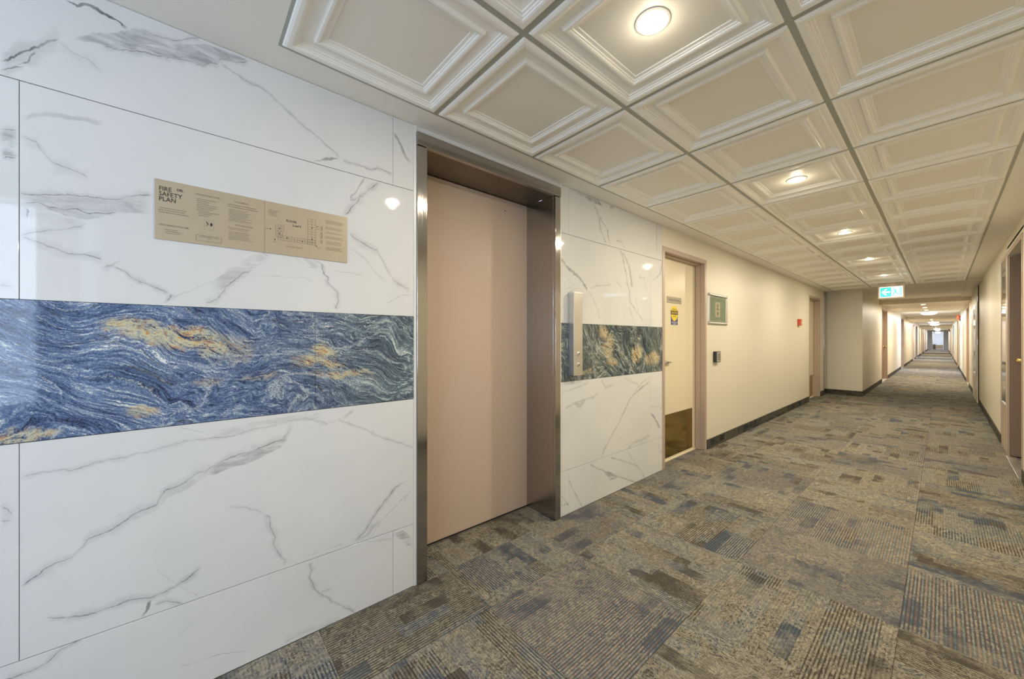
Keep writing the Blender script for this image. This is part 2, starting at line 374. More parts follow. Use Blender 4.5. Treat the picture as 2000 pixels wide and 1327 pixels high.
MAT['poster_pale'] = plain('pale green poster strip', (0.42, 0.46, 0.34), 0.5)
MAT['lens'] = emit('lit downlight lens', (1.0, 0.97, 0.86), 14)
MAT['dome'] = emit('lit dome diffuser', (0.97, 0.98, 1.0), 5)
MAT['sign_white'] = emit('lit sign white', (0.93, 1.0, 1.0), 1.1)
MAT['sign_green'] = emit('lit sign green', (0.05, 0.62, 0.55), 0.9)
MAT['sign_pale'] = emit('lit sign pale green', (0.30, 0.80, 0.66), 0.8)
MAT['sign_case'] = plain('sign housing', (0.72, 0.58, 0.45), 0.4)
MAT['wood'] = plain('brown cabinet wood', (0.14, 0.085, 0.05), 0.5)
MAT['tan_wood'] = plain('pale bench wood', (0.50, 0.40, 0.24), 0.5)
MAT['stone'] = swirl_stone('folded blue stone')
MAT['carpet'] = carpet('patterned carpet')
MAT['carpet_base'] = carpet('dark carpet skirting', 0.42)
m, nt, b = new_mat('door vision glass')
b.inputs['Base Color'].default_value = (0.10, 0.13, 0.11, 1); b.inputs['Roughness'].default_value = 0.04
b.inputs['Coat Weight'].default_value = 0.5
MAT['mirror_glass'] = m
m, nt, b = new_mat('clear window glass')
tr = N(nt, 'BsdfTransparent', {0: (0.95, 0.97, 0.97, 1)}); gl = N(nt, 'BsdfGlossy', {'Roughness': 0.02})
mx = N(nt, 'MixShader', {0: 0.08, 1: tr.outputs[0], 2: gl.outputs[0]})
nt.links.new(mx.outputs[0], [n for n in nt.nodes if n.type == 'OUTPUT_MATERIAL'][0].inputs[0])
MAT['glass'] = m

# ------------------------------------------------------------------ mesh helpers
class MB:
    """collects boxes, prisms and lathes; build() links them as ONE mesh object"""
    def __init__(s): s.v = []; s.f = []
    def add(s, v, f):
        k = len(s.v); s.v += [tuple(p) for p in v]; s.f += [tuple(i+k for i in q) for q in f]; return s
    def box(s, x0, x1, y0, y1, z0, z1):
        x0, x1 = sorted((x0, x1)); y0, y1 = sorted((y0, y1)); z0, z1 = sorted((z0, z1))
        return s.add([(x0,y0,z0),(x1,y0,z0),(x1,y1,z0),(x0,y1,z0),(x0,y0,z1),(x1,y0,z1),(x1,y1,z1),(x0,y1,z1)],
                     [(0,3,2,1),(4,5,6,7),(0,1,5,4),(1,2,6,5),(2,3,7,6),(3,0,4,7)])
    def quad(s, a, b_, c, d): return s.add([a, b_, c, d], [(0,1,2,3)])
    def lathe(s, prof, centre, axis='z', n=32):
        """prof: (radius, height) pairs"""
        v = []; f = []
        for r, h in prof:
            for i in range(n):
                a = 2*math.pi*i/n; p = (r*math.cos(a), r*math.sin(a), h)
                if axis == 'x': p = (p[2], p[0], p[1])
                if axis == 'y': p = (p[0], p[2], p[1])
                v.append((p[0]+centre[0], p[1]+centre[1], p[2]+centre[2]))
        for j in range(len(prof)-1):
            for i in range(n):
                a, b_ = j*n+i, j*n+(i+1) % n
                f.append((a, b_, b_+n, a+n))
        f.append(tuple(range(n))[::-1]); f.append(tuple((len(prof)-1)*n+i for i in range(n)))
        return s.add(v, f)
    def build(s, name, mat, parent=None, bevel=0.0, smooth=False, seg=2):
        me = bpy.data.meshes.new(name); me.from_pydata(s.v, [], s.f); me.update()
        if bevel:
            bm = bmesh.new(); bm.from_mesh(me)
            bmesh.ops.bevel(bm, geom=[e for e in bm.edges if len(e.link_faces) == 2 and e.calc_face_angle(0) > 0.6], offset=bevel, segments=seg, affect='EDGES', profile=0.6)
            bm.to_mesh(me); bm.free()
        bm = bmesh.new(); bm.from_mesh(me); bmesh.ops.recalc_face_normals(bm, faces=bm.faces); bm.to_mesh(me); bm.free()
        if smooth:
            for p in me.polygons: p.use_smooth = True
        me.materials.append(mat)
        o = bpy.data.objects.new(name, me); COL.objects.link(o)
        if parent: o.parent = parent
        return o
def struct(o, label, cat=None):
    o['kind'] = 'structure'; o['label'] = label
    o['category'] = cat or o.name.split('_')[0].split('.')[0]
    return o
def thing(name, label, cat, group=None, loc=(0, 0, 0)):
    o = bpy.data.objects.new(name, None); COL.objects.link(o); o.empty_display_size = 0.05
    o.location = loc; o['label'] = label; o['category'] = cat
    if group: o['group'] = group
    return o
def structroot(name, label, cat):
    o = bpy.data.objects.new(name, None); COL.objects.link(o); o.empty_display_size = 0.05
    o['kind'] = 'structure'; o['label'] = label; o['category'] = cat
    return o
def boxo(name, mat, parent, x0, x1, y0, y1, z0, z1, bevel=0.0):
    return MB().box(x0, x1, y0, y1, z0, z1).build(name, mat, parent, bevel)

_DG = None
def text_polys(body, size, u, v, align='LEFT', rot=0.0, sx=1.0, bold=0.0):
    cu = bpy.data.curves.new('t', 'FONT'); cu.body = body; cu.size = size; cu.align_x = align; cu.offset = bold
    cu.resolution_u = 2
    o = bpy.data.objects.new('t', cu); COL.objects.link(o)
    bpy.context.view_layer.update()
    dg = bpy.context.evaluated_depsgraph_get()
    me = bpy.data.meshes.new_from_object(o.evaluated_get(dg))
    c, s = math.cos(rot), math.sin(rot)
    vs = [(u+(p.co.x*sx)*c-p.co.y*s, v+(p.co.x*sx)*s+p.co.y*c) for p in me.vertices]
    fs = [tuple(p.vertices) for p in me.polygons]
    bpy.data.objects.remove(o); bpy.data.curves.remove(cu); bpy.data.meshes.remove(me)
    return vs, fs
def rect(u0, v0, u1, v1): return [(u0, v0), (u1, v0), (u1, v1), (u0, v1)], [(0, 1, 2, 3)]
def ring(u0, v0, u1, v1, t):
    return [rect(u0, v0, u1, v0+t), rect(u0, v1-t, u1, v1), rect(u0, v0, u0+t, v1), rect(u1-t, v0, u1, v1)]
def ellipse(u, v, ru, rv, n=28): return [(u+ru*math.cos(2*math.pi*i/n), v+rv*math.sin(2*math.pi*i/n)) for i in range(n)], [tuple(range(n))]
def poly(pts): return pts, [tuple(range(len(pts)))]
def printed(name, mat, parent, items, plane):
    """flat print: items are 2-D (u, v) shapes laid on a plane given by a mapping function"""
    mb = MB()
    for vs, fs in items: mb.add([plane(*p) for p in vs], fs)
    me = bpy.data.meshes.new(name); me.from_pydata(mb.v, [], mb.f); me.update(); me.materials.append(mat)
    o = bpy.data.objects.new(name, me); COL.objects.link(o); o.parent = parent
    return o
VEINS={
 'a1':([('y',5,0.6,[(-0.383,1.924),(-0.37,1.941),(-0.34,1.959)]),('y',7,0.9,[(-0.383,1.954),(-0.37,1.965),(-0.349,1.996),(-0.325,2.024),(-0.306,2.039),(-0.286,2.061),(-0.276,2.072)]),('z',6,0.7,[(1.957,-0.359),(1.966,-0.344),(1.977,-0.336),(1.998,-0.329),(2.018,-0.323)]),('y',6,0.35,[(-0.286,2.061),(-0.257,2.043),(-0.227,2.039),(-0.194,2.008)]),('y',9,0.8,[(-0.271,2.188),(-0.245,2.185),(-0.222,2.203),(-0.197,2.193),(-0.165,2.189),(-0.143,2.172)]),('y',3.5,0.7,[(-0.143,2.172),(-0.109,2.188),(-0.085,2.187),(-0.04,2.194),(-0.015,2.208),(0.011,2.232),(0.028,2.237)]),('y',3.5,0.8,[(-0.199,2.094),(-0.167,2.097),(-0.106,2.123),(-0.073,2.125),(-0.008,2.144),(0.034,2.145),(0.055,2.166),(0.076,2.172),(0.081,2.191),(0.111,2.201),(0.13,2.203),(0.164,2.225)]),('y',2.5,0.75,[(0.081,2.179),(0.103,2.171),(0.131,2.161),(0.159,2.147),(0.185,2.147),(0.216,2.14),(0.243,2.123),(0.286,2.091),(0.326,2.064),(0.38,2.041),(0.412,2.017),(0.457,1.988),(0.479,1.965)]),('y',10,0.5,[(0.376,1.923),(0.428,1.949),(0.474,1.968)]),('y',3,0.7,[(0.487,1.965),(0.522,1.96),(0.558,1.964),(0.605,1.959),(0.638,1.975),(0.709,1.968)]),('y',2,0.5,[(0.663,2.24),(0.714,2.22)])],
  [(0.42,[(-0.257,2.084),(-0.222,2.122),(-0.189,2.14),(-0.143,2.172),(-0.109,2.188),(-0.085,2.187),(-0.04,2.192),(-0.008,2.2),(0.041,2.226),(0.076,2.231),(0.179,2.232)],[(-0.257,2.077),(-0.222,2.089),(-0.199,2.094),(-0.167,2.097),(-0.106,2.123),(-0.073,2.125),(-0.008,2.144),(0.034,2.145),(0.076,2.177),(0.111,2.201),(0.179,2.228)])]),
 'a2':([('z',16,0.35,[(2.048,0.794),(2.072,0.772),(2.128,0.74),(2.165,0.716)]),('z',2.5,0.5,[(2.09,0.81),(2.109,0.788),(2.129,0.772)])],
  []),
 'b0':([('y',5,0.6,[(-0.383,1.768),(-0.37,1.773),(-0.353,1.777)]),('y',4,0.8,[(-0.383,1.692),(-0.371,1.699),(-0.353,1.698)]),('y',4,0.3,[(-0.383,1.345),(-0.359,1.343)])],
  [(0.4,[(-0.383,1.768),(-0.37,1.773),(-0.352,1.777)],[(-0.383,1.692),(-0.371,1.699),(-0.353,1.698)])]),
 'b1':([('y',5,0.4,[(-0.349,1.771),(-0.32,1.757),(-0.309,1.731),(-0.295,1.705),(-0.275,1.701),(-0.243,1.694),(-0.229,1.686),(-0.222,1.677)]),('y',14,0.22,[(-0.344,1.809),(-0.327,1.834),(-0.286,1.845),(-0.237,1.854),(-0.197,1.855)]),('y',4,0.75,[(-0.351,1.606),(-0.335,1.607),(-0.307,1.61),(-0.266,1.621),(-0.224,1.626),(-0.191,1.626),(-0.171,1.631),(-0.145,1.647),(-0.119,1.657),(-0.084,1.664)]),('y',3.5,0.7,[(-0.351,1.579),(-0.318,1.584),(-0.301,1.579),(-0.266,1.577),(-0.248,1.583),(-0.224,1.578),(-0.193,1.581),(-0.168,1.591)]),('z',7,0.6,[(1.534,-0.338),(1.548,-0.335),(1.564,-0.339),(1.574,-0.35)]),('y',4,0.5,[(-0.351,1.485),(-0.337,1.494),(-0.301,1.511),(-0.27,1.519),(-0.238,1.537),(-0.227,1.547)]),('y',5,0.6,[(-0.351,1.495),(-0.343,1.483),(-0.331,1.478),(-0.301,1.466),(-0.261,1.45),(-0.236,1.449),(-0.21,1.449),(-0.191,1.441)]),('y',4,0.5,[(-0.198,1.42),(-0.178,1.424),(-0.156,1.44)]),('y',3,0.6,[(-0.178,1.424),(-0.148,1.409),(-0.127,1.389),(-0.081,1.363),(-0.044,1.35)]),('z',3,0.7,[(1.316,-0.061),(1.334,-0.047),(1.35,-0.044)]),('y',2,0.4,[(-0.044,1.333),(0.006,1.363),(0.041,1.388),(0.044,1.389),(0.065,1.402),(0.087,1.422),(0.102,1.446),(0.131,1.462),(0.151,1.46),(0.184,1.467),(0.208,1.482),(0.233,1.511)]),('y',3,0.9,[(0.201,1.53),(0.217,1.52),(0.233,1.513)]),('y',3.5,0.7,[(0.041,1.32),(0.068,1.337),(0.093,1.371),(0.099,1.384),(0.121,1.41),(0.144,1.437),(0.177,1.46)]),('y',1.6,0.35,[(0.157,1.434),(0.222,1.44),(0.292,1.441),(0.35,1.447),(0.37,1.431),(0.378,1.423)]),('y',2,0.5,[(0.311,1.523),(0.334,1.504),(0.362,1.489),(0.39,1.489)]),('z',3,0.85,[(1.323,0.466),(1.337,0.462),(1.366,0.471),(1.394,0.469),(1.416,0.449),(1.442,0.428),(1.457,0.436),(1.469,0.419),(1.487,0.411),(1.505,0.409),(1.516,0.392),(1.529,0.366)]),('y',18,0.2,[(0.338,1.527),(0.374,1.505),(0.398,1.49)]),('y',5,0.5,[(0.516,1.659),(0.539,1.639),(0.582,1.62),(0.636,1.596),(0.666,1.549),(0.682,1.52),(0.692,1.501),(0.714,1.472),(0.752,1.45),(0.794,1.437)]),('y',2.5,0.35,[(0.516,1.592),(0.553,1.578),(0.582,1.558),(0.606,1.526),(0.631,1.499),(0.677,1.468)]),('y',1.8,0.3,[(0.453,1.487),(0.498,1.488),(0.544,1.481),(0.572,1.482),(0.589,1.454)]),('y',1.8,0.5,[(0.677,1.36),(0.719,1.389),(0.757,1.408),(0.802,1.411)]),('z',9,0.4,[(1.793,0.52),(1.821,0.525),(1.845,0.544),(1.886,0.567),(1.918,0.582)]),('z',5,0.7,[(1.728,0.498),(1.773,0.525),(1.804,0.553),(1.831,0.562),(1.866,0.601),(1.917,0.641)]),('y',5,0.7,[(0.52,1.793),(0.544,1.811),(0.567,1.827),(0.586,1.842)])],
  [(0.26,[(-0.351,1.606),(-0.335,1.607),(-0.266,1.621),(-0.224,1.626),(-0.191,1.626),(-0.145,1.647),(-0.084,1.664)],[(-0.351,1.581),(-0.318,1.579),(-0.266,1.556),(-0.224,1.555),(-0.193,1.569),(-0.168,1.589),(-0.084,1.602)]),(0.12,[(-0.351,1.579),(-0.318,1.579),(-0.266,1.556),(-0.224,1.555)],[(-0.351,1.488),(-0.301,1.511),(-0.257,1.534),(-0.224,1.549)]),(0.25,[(0.059,1.4),(0.08,1.422),(0.102,1.446),(0.131,1.462),(0.184,1.467),(0.208,1.482),(0.233,1.511)],[(0.059,1.329),(0.093,1.371),(0.121,1.41),(0.144,1.437),(0.177,1.46),(0.208,1.478),(0.233,1.509)]),(0.18,[(0.131,1.464),(0.167,1.51),(0.201,1.528),(0.233,1.513)],[(0.131,1.46),(0.167,1.462),(0.208,1.482),(0.233,1.511)])]),
 'd0':([('y',5,0.5,[(-0.383,0.742),(-0.369,0.73),(-0.359,0.709)]),('y',4,0.4,[(-0.383,0.7),(-0.363,0.7)])],
  []),
 'd1':([('y',3,0.5,[(-0.351,0.812),(-0.326,0.816),(-0.314,0.818),(-0.295,0.817),(-0.261,0.813),(-0.234,0.817),(-0.21,0.825),(-0.186,0.828),(-0.145,0.825),(-0.135,0.835),(-0.1,0.833),(-0.053,0.841),(-0.009,0.851),(0.022,0.852),(0.041,0.85),(0.107,0.849),(0.151,0.856),(0.236,0.867),(0.291,0.878),(0.345,0.88),(0.375,0.875),(0.383,0.864),(0.432,0.847)]),('y',2,0.45,[(-0.03,0.903),(0.006,0.889),(0.04,0.876)]),('y',5,0.65,[(-0.351,0.511),(-0.319,0.529),(-0.285,0.551),(-0.254,0.558),(-0.233,0.587),(-0.224,0.598),(-0.198,0.603),(-0.173,0.613),(-0.148,0.631),(-0.122,0.645),(-0.081,0.66),(-0.07,0.68),(-0.059,0.699),(-0.03,0.705),(-0.006,0.715),(0.019,0.733),(0.041,0.739),(0.067,0.752),(0.09,0.764),(0.12,0.775),(0.169,0.782),(0.191,0.789),(0.236,0.801),(0.271,0.809),(0.291,0.833),(0.307,0.854)]),('y',2,0.5,[(0.353,0.833),(0.392,0.843),(0.432,0.847),(0.469,0.857),(0.503,0.875),(0.532,0.897)]),('y',2.5,0.6,[(0.469,0.857),(0.503,0.844),(0.537,0.824),(0.583,0.798),(0.604,0.782),(0.668,0.741),(0.736,0.712),(0.814,0.671)]),('y',14,0.25,[(0.493,0.861),(0.537,0.892)]),('y',2.5,0.35,[(0.103,0.596),(0.141,0.585),(0.169,0.57),(0.195,0.555),(0.213,0.536)]),('z',3.5,0.7,[(0.316,0.277),(0.335,0.281),(0.367,0.26),(0.389,0.246),(0.406,0.242),(0.436,0.248),(0.457,0.24),(0.483,0.23),(0.516,0.227),(0.536,0.213)]),('z',3,0.75,[(0.308,0.537),(0.341,0.578),(0.396,0.619),(0.435,0.652),(0.478,0.696),(0.499,0.719),(0.517,0.76),(0.52,0.805)]),('z',2,0.5,[(0.301,0.527),(0.305,0.572),(0.317,0.614),(0.348,0.635),(0.368,0.657),(0.439,0.754),(0.474,0.814)]),('z',20,0.28,[(0.307,0.552),(0.328,0.598),(0.375,0.635)]),('z',2,0.7,[(0.42,0.76),(0.445,0.772),(0.461,0.799)]),('y',4.5,0.6,[(-0.304,0.403),(-0.262,0.379),(-0.208,0.371),(-0.165,0.373),(-0.138,0.374),(-0.091,0.362),(-0.057,0.364),(-0.021,0.379),(0.033,0.411)]),('z',10,0.6,[(0.306,-0.115),(0.329,-0.101),(0.36,-0.093)]),('y',4,0.7,[(-0.086,0.336),(-0.052,0.33),(-0.01,0.304)]),('y',2,0.25,[(-0.081,0.443),(-0.062,0.421),(-0.026,0.371),(0.033,0.302)]),('y',2,0.3,[(0.338,0.337),(0.368,0.324),(0.43,0.324),(0.496,0.317)])],
  [(0.35,[(0.041,0.739),(0.067,0.752),(0.12,0.775),(0.169,0.782),(0.236,0.801),(0.271,0.823),(0.307,0.854)],[(0.041,0.717),(0.067,0.719),(0.12,0.736),(0.159,0.736),(0.213,0.756),(0.267,0.777),(0.311,0.844)]),(0.15,[(0.041,0.875),(0.141,0.889),(0.251,0.9),(0.41,0.898)],[(0.041,0.852),(0.151,0.856),(0.291,0.878),(0.41,0.856)]),(0.16,[(-0.161,0.62),(-0.122,0.645),(-0.081,0.66),(-0.059,0.695),(-0.006,0.715),(0.068,0.751)],[(-0.161,0.605),(-0.122,0.622),(-0.081,0.637),(-0.053,0.667),(0.006,0.691),(0.068,0.734)])]),
 'e1':([('y',4,0.6,[(-0.376,0.269),(-0.333,0.264),(-0.304,0.271),(-0.273,0.296),(-0.25,0.301),(-0.233,0.299)]),('z',3,0.65,[(0.004,0.539),(0.052,0.496),(0.102,0.446),(0.154,0.399),(0.183,0.383),(0.234,0.364),(0.256,0.372),(0.295,0.361)]),('y',3,0.45,[(0.399,0.154),(0.446,0.151)]),('y',2,0.45,[(-0.026,0.1),(0.033,0.084),(0.078,0.08),(0.162,0.049)]),('y',2,0.25,[(-0.026,0.202),(0.033,0.251)]),('y',7,0.25,[(0.274,0.019),(0.346,0.022),(0.43,0.005),(0.479,0.006)]),('y',2.5,0.35,[(0.584,0.295),(0.707,0.267)])],
  []),
 'a3':([('y',3,0.5,[(2.005,2.226),(2.116,2.227),(2.18,2.198)]),('z',4,0.55,[(1.925,2.37),(1.971,2.342),(2.014,2.3),(2.086,2.287),(2.147,2.259),(2.192,2.206)]),('z',10,0.35,[(1.932,2.414),(1.981,2.399),(2.047,2.385),(2.078,2.328),(2.124,2.287)]),('y',5,0.9,[(2.414,2.217),(2.487,2.238)]),('y',2,0.4,[(2.206,1.93),(2.259,1.964),(2.3,1.938)]),('y',2.5,0.5,[(2.503,1.974),(2.58,1.978),(2.627,1.923)]),('y',2,0.3,[(2.709,2.047),(2.776,1.994)])],
  [(0.45,[(2.116,2.231),(2.18,2.241),(2.273,2.238),(2.335,2.202)],[(2.116,2.223),(2.18,2.198),(2.259,2.201),(2.335,2.2)])]),
 'a4':([('z',3,0.5,[(1.956,3.215),(1.986,3.144),(2.063,3.124),(2.234,3.124)])],
  []),
 'b2':([('y',24,0.35,[(1.856,1.74),(1.924,1.696),(2.005,1.66),(2.091,1.606),(2.148,1.551)]),('y',2,0.4,[(1.856,1.657),(1.958,1.593),(2.103,1.547)]),('y',1.8,0.3,[(1.867,1.534),(1.958,1.554),(2.066,1.556)]),('z',3,0.4,[(1.342,2.287),(1.383,2.28),(1.448,2.246),(1.503,2.206),(1.552,2.154)]),('y',2.5,0.5,[(2.18,1.566),(2.233,1.592),(2.342,1.606),(2.428,1.623)]),('y',2.5,0.4,[(2.487,1.656),(2.548,1.635),(2.58,1.602)]),('z',5,0.5,[(1.353,2.899),(1.443,2.776),(1.512,2.692),(1.585,2.692),(1.655,2.659),(1.726,2.643),(1.795,2.611),(1.864,2.595),(1.911,2.548)]),('z',26,0.28,[(1.625,2.725),(1.698,2.717),(1.803,2.676),(1.9,2.595)]),('y',3,0.4,[(2.828,1.729),(2.917,1.72),(2.953,1.646),(3.009,1.563)]),('z',2.5,0.4,[(1.417,2.828),(1.463,2.81),(1.564,2.776)]),('z',2.5,0.4,[(1.312,2.776),(1.394,2.725),(1.475,2.684)])],
  []),
 'b3':([('z',3,0.5,[(1.712,3.028),(1.752,3.124),(1.8,3.194),(1.906,3.225)]),('y',2,0.3,[(3.047,1.363),(3.225,1.39)])],
  []),
 'd2':([('y',3,0.45,[(1.869,0.846),(1.939,0.844),(2.049,0.862),(2.153,0.887)]),('y',3,0.5,[(1.903,0.725),(1.987,0.751),(2.126,0.768),(2.206,0.773),(2.276,0.8)]),('y',4,0.45,[(2.304,0.893),(2.362,0.831),(2.467,0.845)]),('y',2,0.4,[(2.262,0.69),(2.318,0.678)]),('z',4,0.5,[(0.308,2.318),(0.363,2.347),(0.438,2.422),(0.513,2.514),(0.593,2.594),(0.686,2.677),(0.728,2.729),(0.78,2.799),(0.831,2.89),(0.872,3.023)]),('z',26,0.3,[(0.731,2.746),(0.783,2.871),(0.832,3.004)]),('y',2,0.35,[(2.498,0.461),(2.66,0.335)]),('y',8,0.35,[(2.66,0.311),(2.746,0.343),(2.871,0.339),(3.004,0.361)]),('y',2,0.3,[(1.857,0.335),(1.975,0.3)]),('y',3,0.35,[(2.61,0.889),(2.729,0.843),(2.835,0.82)])],
  [(0.35,[(1.987,0.751),(2.049,0.76),(2.133,0.768)],[(1.987,0.747),(2.062,0.702),(2.133,0.759)])]),
 'd3':([('y',3,0.4,[(3.023,0.607),(3.143,0.593),(3.216,0.568)]),('z',26,0.35,[(0.388,3.185),(0.472,3.113),(0.555,3.033)])],
  []),
 'e2':([('y',3.5,0.6,[(2.166,0.289),(2.248,0.245),(2.347,0.196),(2.53,0.112),(2.694,0.039),(2.817,-0.007)]),('y',3,0.5,[(2.422,0.286),(2.594,0.222),(2.746,0.16),(2.817,0.125)]),('z',3,0.5,[(-0.012,2.937),(0.073,2.871),(0.189,2.746),(0.292,2.66)]),('z',3,0.55,[(0.002,2.087),(0.152,1.987),(0.237,1.939)])],
  [(0.4,[(2.333,0.2),(2.406,0.181),(2.546,0.108)],[(2.333,0.195),(2.422,0.107),(2.546,0.099)])]),
 'e3':([('z',8,0.3,[(0.153,3.206),(0.291,3.143)])],
  []),
 'e4':([],
  [(0.35,[(0.713,0.287),(0.754,0.295),(0.796,0.254),(0.811,0.231)],[(0.713,0.285),(0.754,0.235),(0.796,0.191),(0.811,0.179)])]),
}
# ------------------------------------------------------------------ the setting: walls
XR = 2.165; XL2 = 0.59; YJ = 10.55; YEND = 63.8; YN = -3.2
def wall_boxes(mb, face, outward, y0, y1, openings, top=H+0.12, thick=0.16, z0=-0.02):
    xa, xb = (face, face+outward*thick)
    y = y0
    for a, b_, zt, *zb in sorted(openings):
        if a > y: mb.box(xa, xb, y, a, z0, top)
        mb.box(xa, xb, a, b_, zt, top)
        if zb: mb.box(xa, xb, a, b_, z0, zb[0])
        y = b_
    mb.box(xa, xb, y, y1, z0, top)
    return mb
EL = (0.879, 1.80)          # lift opening
mb = MB()
wall_boxes(mb, -0.014, -1, YN, 3.227, [(0.83, 1.845, 2.19)], thick=0.15)
mb2 = MB()
wall_boxes(mb2, 0.0, -1, 3.227, YJ, [(3.26, 4.155, 2.03), (8.91, 9.83, 2.03)], thick=0.164)
wl = mb2.build('wall_left', MAT['wall'])
struct(wl, 'long cream left corridor wall beyond the marble, with two doors', 'wall')
backing = mb.build('tile_backing', MAT['grout'], wl)
# lift pocket closing the wall behind the door
boxo('lift_pocket', MAT['shadow_gap'], wl, -0.34, -0.30, 0.70, 1.95, -0.02, 2.3)

mb = wall_boxes(MB(), XL2, -1, YJ+0.16, YEND, [(a-0.011, b_+0.011, 2.061) for a, b_ in ((14.35, 15.9), (21.6, 23.2), (30.9, 32.6), (34.2, 36.8), (43.6, 45.4), (50.5, 52.3))])
wl2 = mb.build('wall_left_far', MAT['wall']); struct(wl2, 'long cream left wall of the far corridor, lined with doors', 'wall')
mb = MB().box(-0.16, XL2, YJ, YJ+0.16, -0.02, H+0.12)
wj = mb.build('wall_left_return', MAT['wall']); struct(wj, 'short cream wall jutting out across the corridor, facing the camera', 'wall')
WIN = [(-2.45, -0.70, 2.12, 0.75), (-0.59, -0.43, 2.12, 0.75)]
RD = [(14.75, 16.3), (24.6, 26.2), (33.0, 35.4), (37.5, 39.8), (47.0, 49.0)]
mb = wall_boxes(MB(), XR, 1, YN, YEND, WIN+[(5.29, 6.30, 2.06)]+[(a-0.011, b_+0.011, 2.061) for a, b_ in RD])
wr = mb.build('wall_right', MAT['wall']); struct(wr, 'long cream right corridor wall running to the vanishing point', 'wall')
mb = MB().box(-0.16, 0.40, YN-0.16, YN, -0.02, H+0.12).box(1.85, XR+0.16, YN-0.16, YN, -0.02, H+0.12).box(0.40, 1.85, YN-0.16, YN, 2.12, H+0.12).box(0.40, 1.85, YN-0.16, YN, -0.02, 0.75)
wn = mb.build('wall_near_end', MAT['wall']); struct(wn, 'cream end wall behind the camera, with an added window', 'wall')
# far end: opening into a small room
mb = MB().box(XL2-0.16, 0.96, YEND, YEND+0.2, -0.02, H+0.12).box(1.80, XR+0.16, YEND, YEND+0.2, -0.02, H+0.12).box(0.96, 1.80, YEND, YEND+0.2, 2.12, H+0.12)
mb.box(0.80, 0.96, YEND+0.2, YEND+4, -0.02, H+0.12).box(1.80, 1.96, YEND+0.2, YEND+4, -0.02, H+0.12).box(0.80, 1.96, YEND+4, YEND+4.16, -0.02, H+0.12)
we = mb.build('wall_far_end', plain('pale grey wall paint', (0.70, 0.72, 0.76), 0.5)); struct(we, 'pale grey end wall with an opening, tiny at the far end', 'wall')

# ------------------------------------------------------------------ marble tiles and the blue stone band
J1, BT, BB, J4 = 1.918, 1.3084, 0.9097, 0.3037
G = 0.0007
exec_v = VEINS
mm = {}
def marble_for(key):
    if key not in mm:
        v = exec_v.get(key, ([], []))
        k_ = 1.5 if key in ('a3', 'a4', 'b2', 'b3', 'd2', 'd3', 'e2', 'e3') else 1.25
        mm[key] = marble('veined white porcelain '+key, [(a, w_, min(0.95, s_*k_), p) for a, w_, s_, p in v[0]], v[1])
    return mm[key]
def wall_tile(name, mat, y0, y1, z0, z1, x=0.0):
    o = MB().box(-0.013, x, y0+G, y1-G, z0+G, z1-G).build(name, mat, wl, bevel=0.0006, seg=1)
    return o
LP = 0.812   # left end of the lift frame's white edge trim
rows = [('a', J1, H, [(-2.946, -1.728, 'x'), (-1.728, -0.509, 'y'), (-0.509, 0.710, 'a1'), (0.710, LP, 'a2')]),
        ('b', BT, J1, [(-2.79, -1.57, 'y'), (-1.57, -0.351, 'b0'), (-0.351, LP, 'b1')]),
        ('d', BB-(BB-J4), BB, [(-2.79, -1.57, 'x'), (-1.57, -0.351, 'd0'), (-0.351, LP, 'd1')]),
        ('e', 0.002, J4, [(-2.946, -1.728, 'y'), (-1.728, -0.509, 'x'), (-0.509, 0.710, 'e1'), (0.710, LP, 'e4')]),
        ('a', J1, H, [(1.862, 1.942, 'x'), (1.942, 3.122, 'a3'), (3.122, 3.227, 'a4')]),
        ('b', BT, J1, [(1.862, 3.016, 'b2'), (3.016, 3.227, 'b3')]),
        ('d', J4, BB, [(1.862, 3.016, 'd2'), (3.016, 3.227, 'd3')]),
        ('e', 0.002, J4, [(1.862, 1.942, 'x'), (1.942, 3.162, 'e2'), (3.162, 3.227, 'e3')])]
for _, z0, z1, cols in rows:
    for a, b_, k in cols: wall_tile('wall_tile', marble_for(k), max(a, YN+0.005), b_, z0, z1-0.001)
for z0, z1, key in ((J1, H, 'x'), (BT, J1, 'y'), (J4, BB, 'x'), (0.002, J4, 'y')):
    pass
for a, b_ in ((-3.19, -2.03), (-2.03, -0.83), (-0.83, 0.385), (0.385, LP), (1.862, 2.985), (2.985, 3.227)):
    o = wall_tile('stone_panel', MAT['stone'], a, b_, BB, BT, 0.0015); o['label'] = 'dark blue folded stone panel of the middle band'
boxo('edge_trim', MAT['white_trim'], wl, -0.013, 0.003, LP, 0.825, 0.002, H-0.001)
boxo('edge_trim', MAT['white_trim'], wl, -0.013, 0.002, 1.850, 1.862, 0.002, H-0.001)
boxo('wall_tile', marble('plain white porcelain', [('y', 1, 0.02, [(0.9, 2.3), (0.95, 2.31)])], []), wl, -0.013, 0.0, 0.826, 1.849, 2.212, H-0.001)

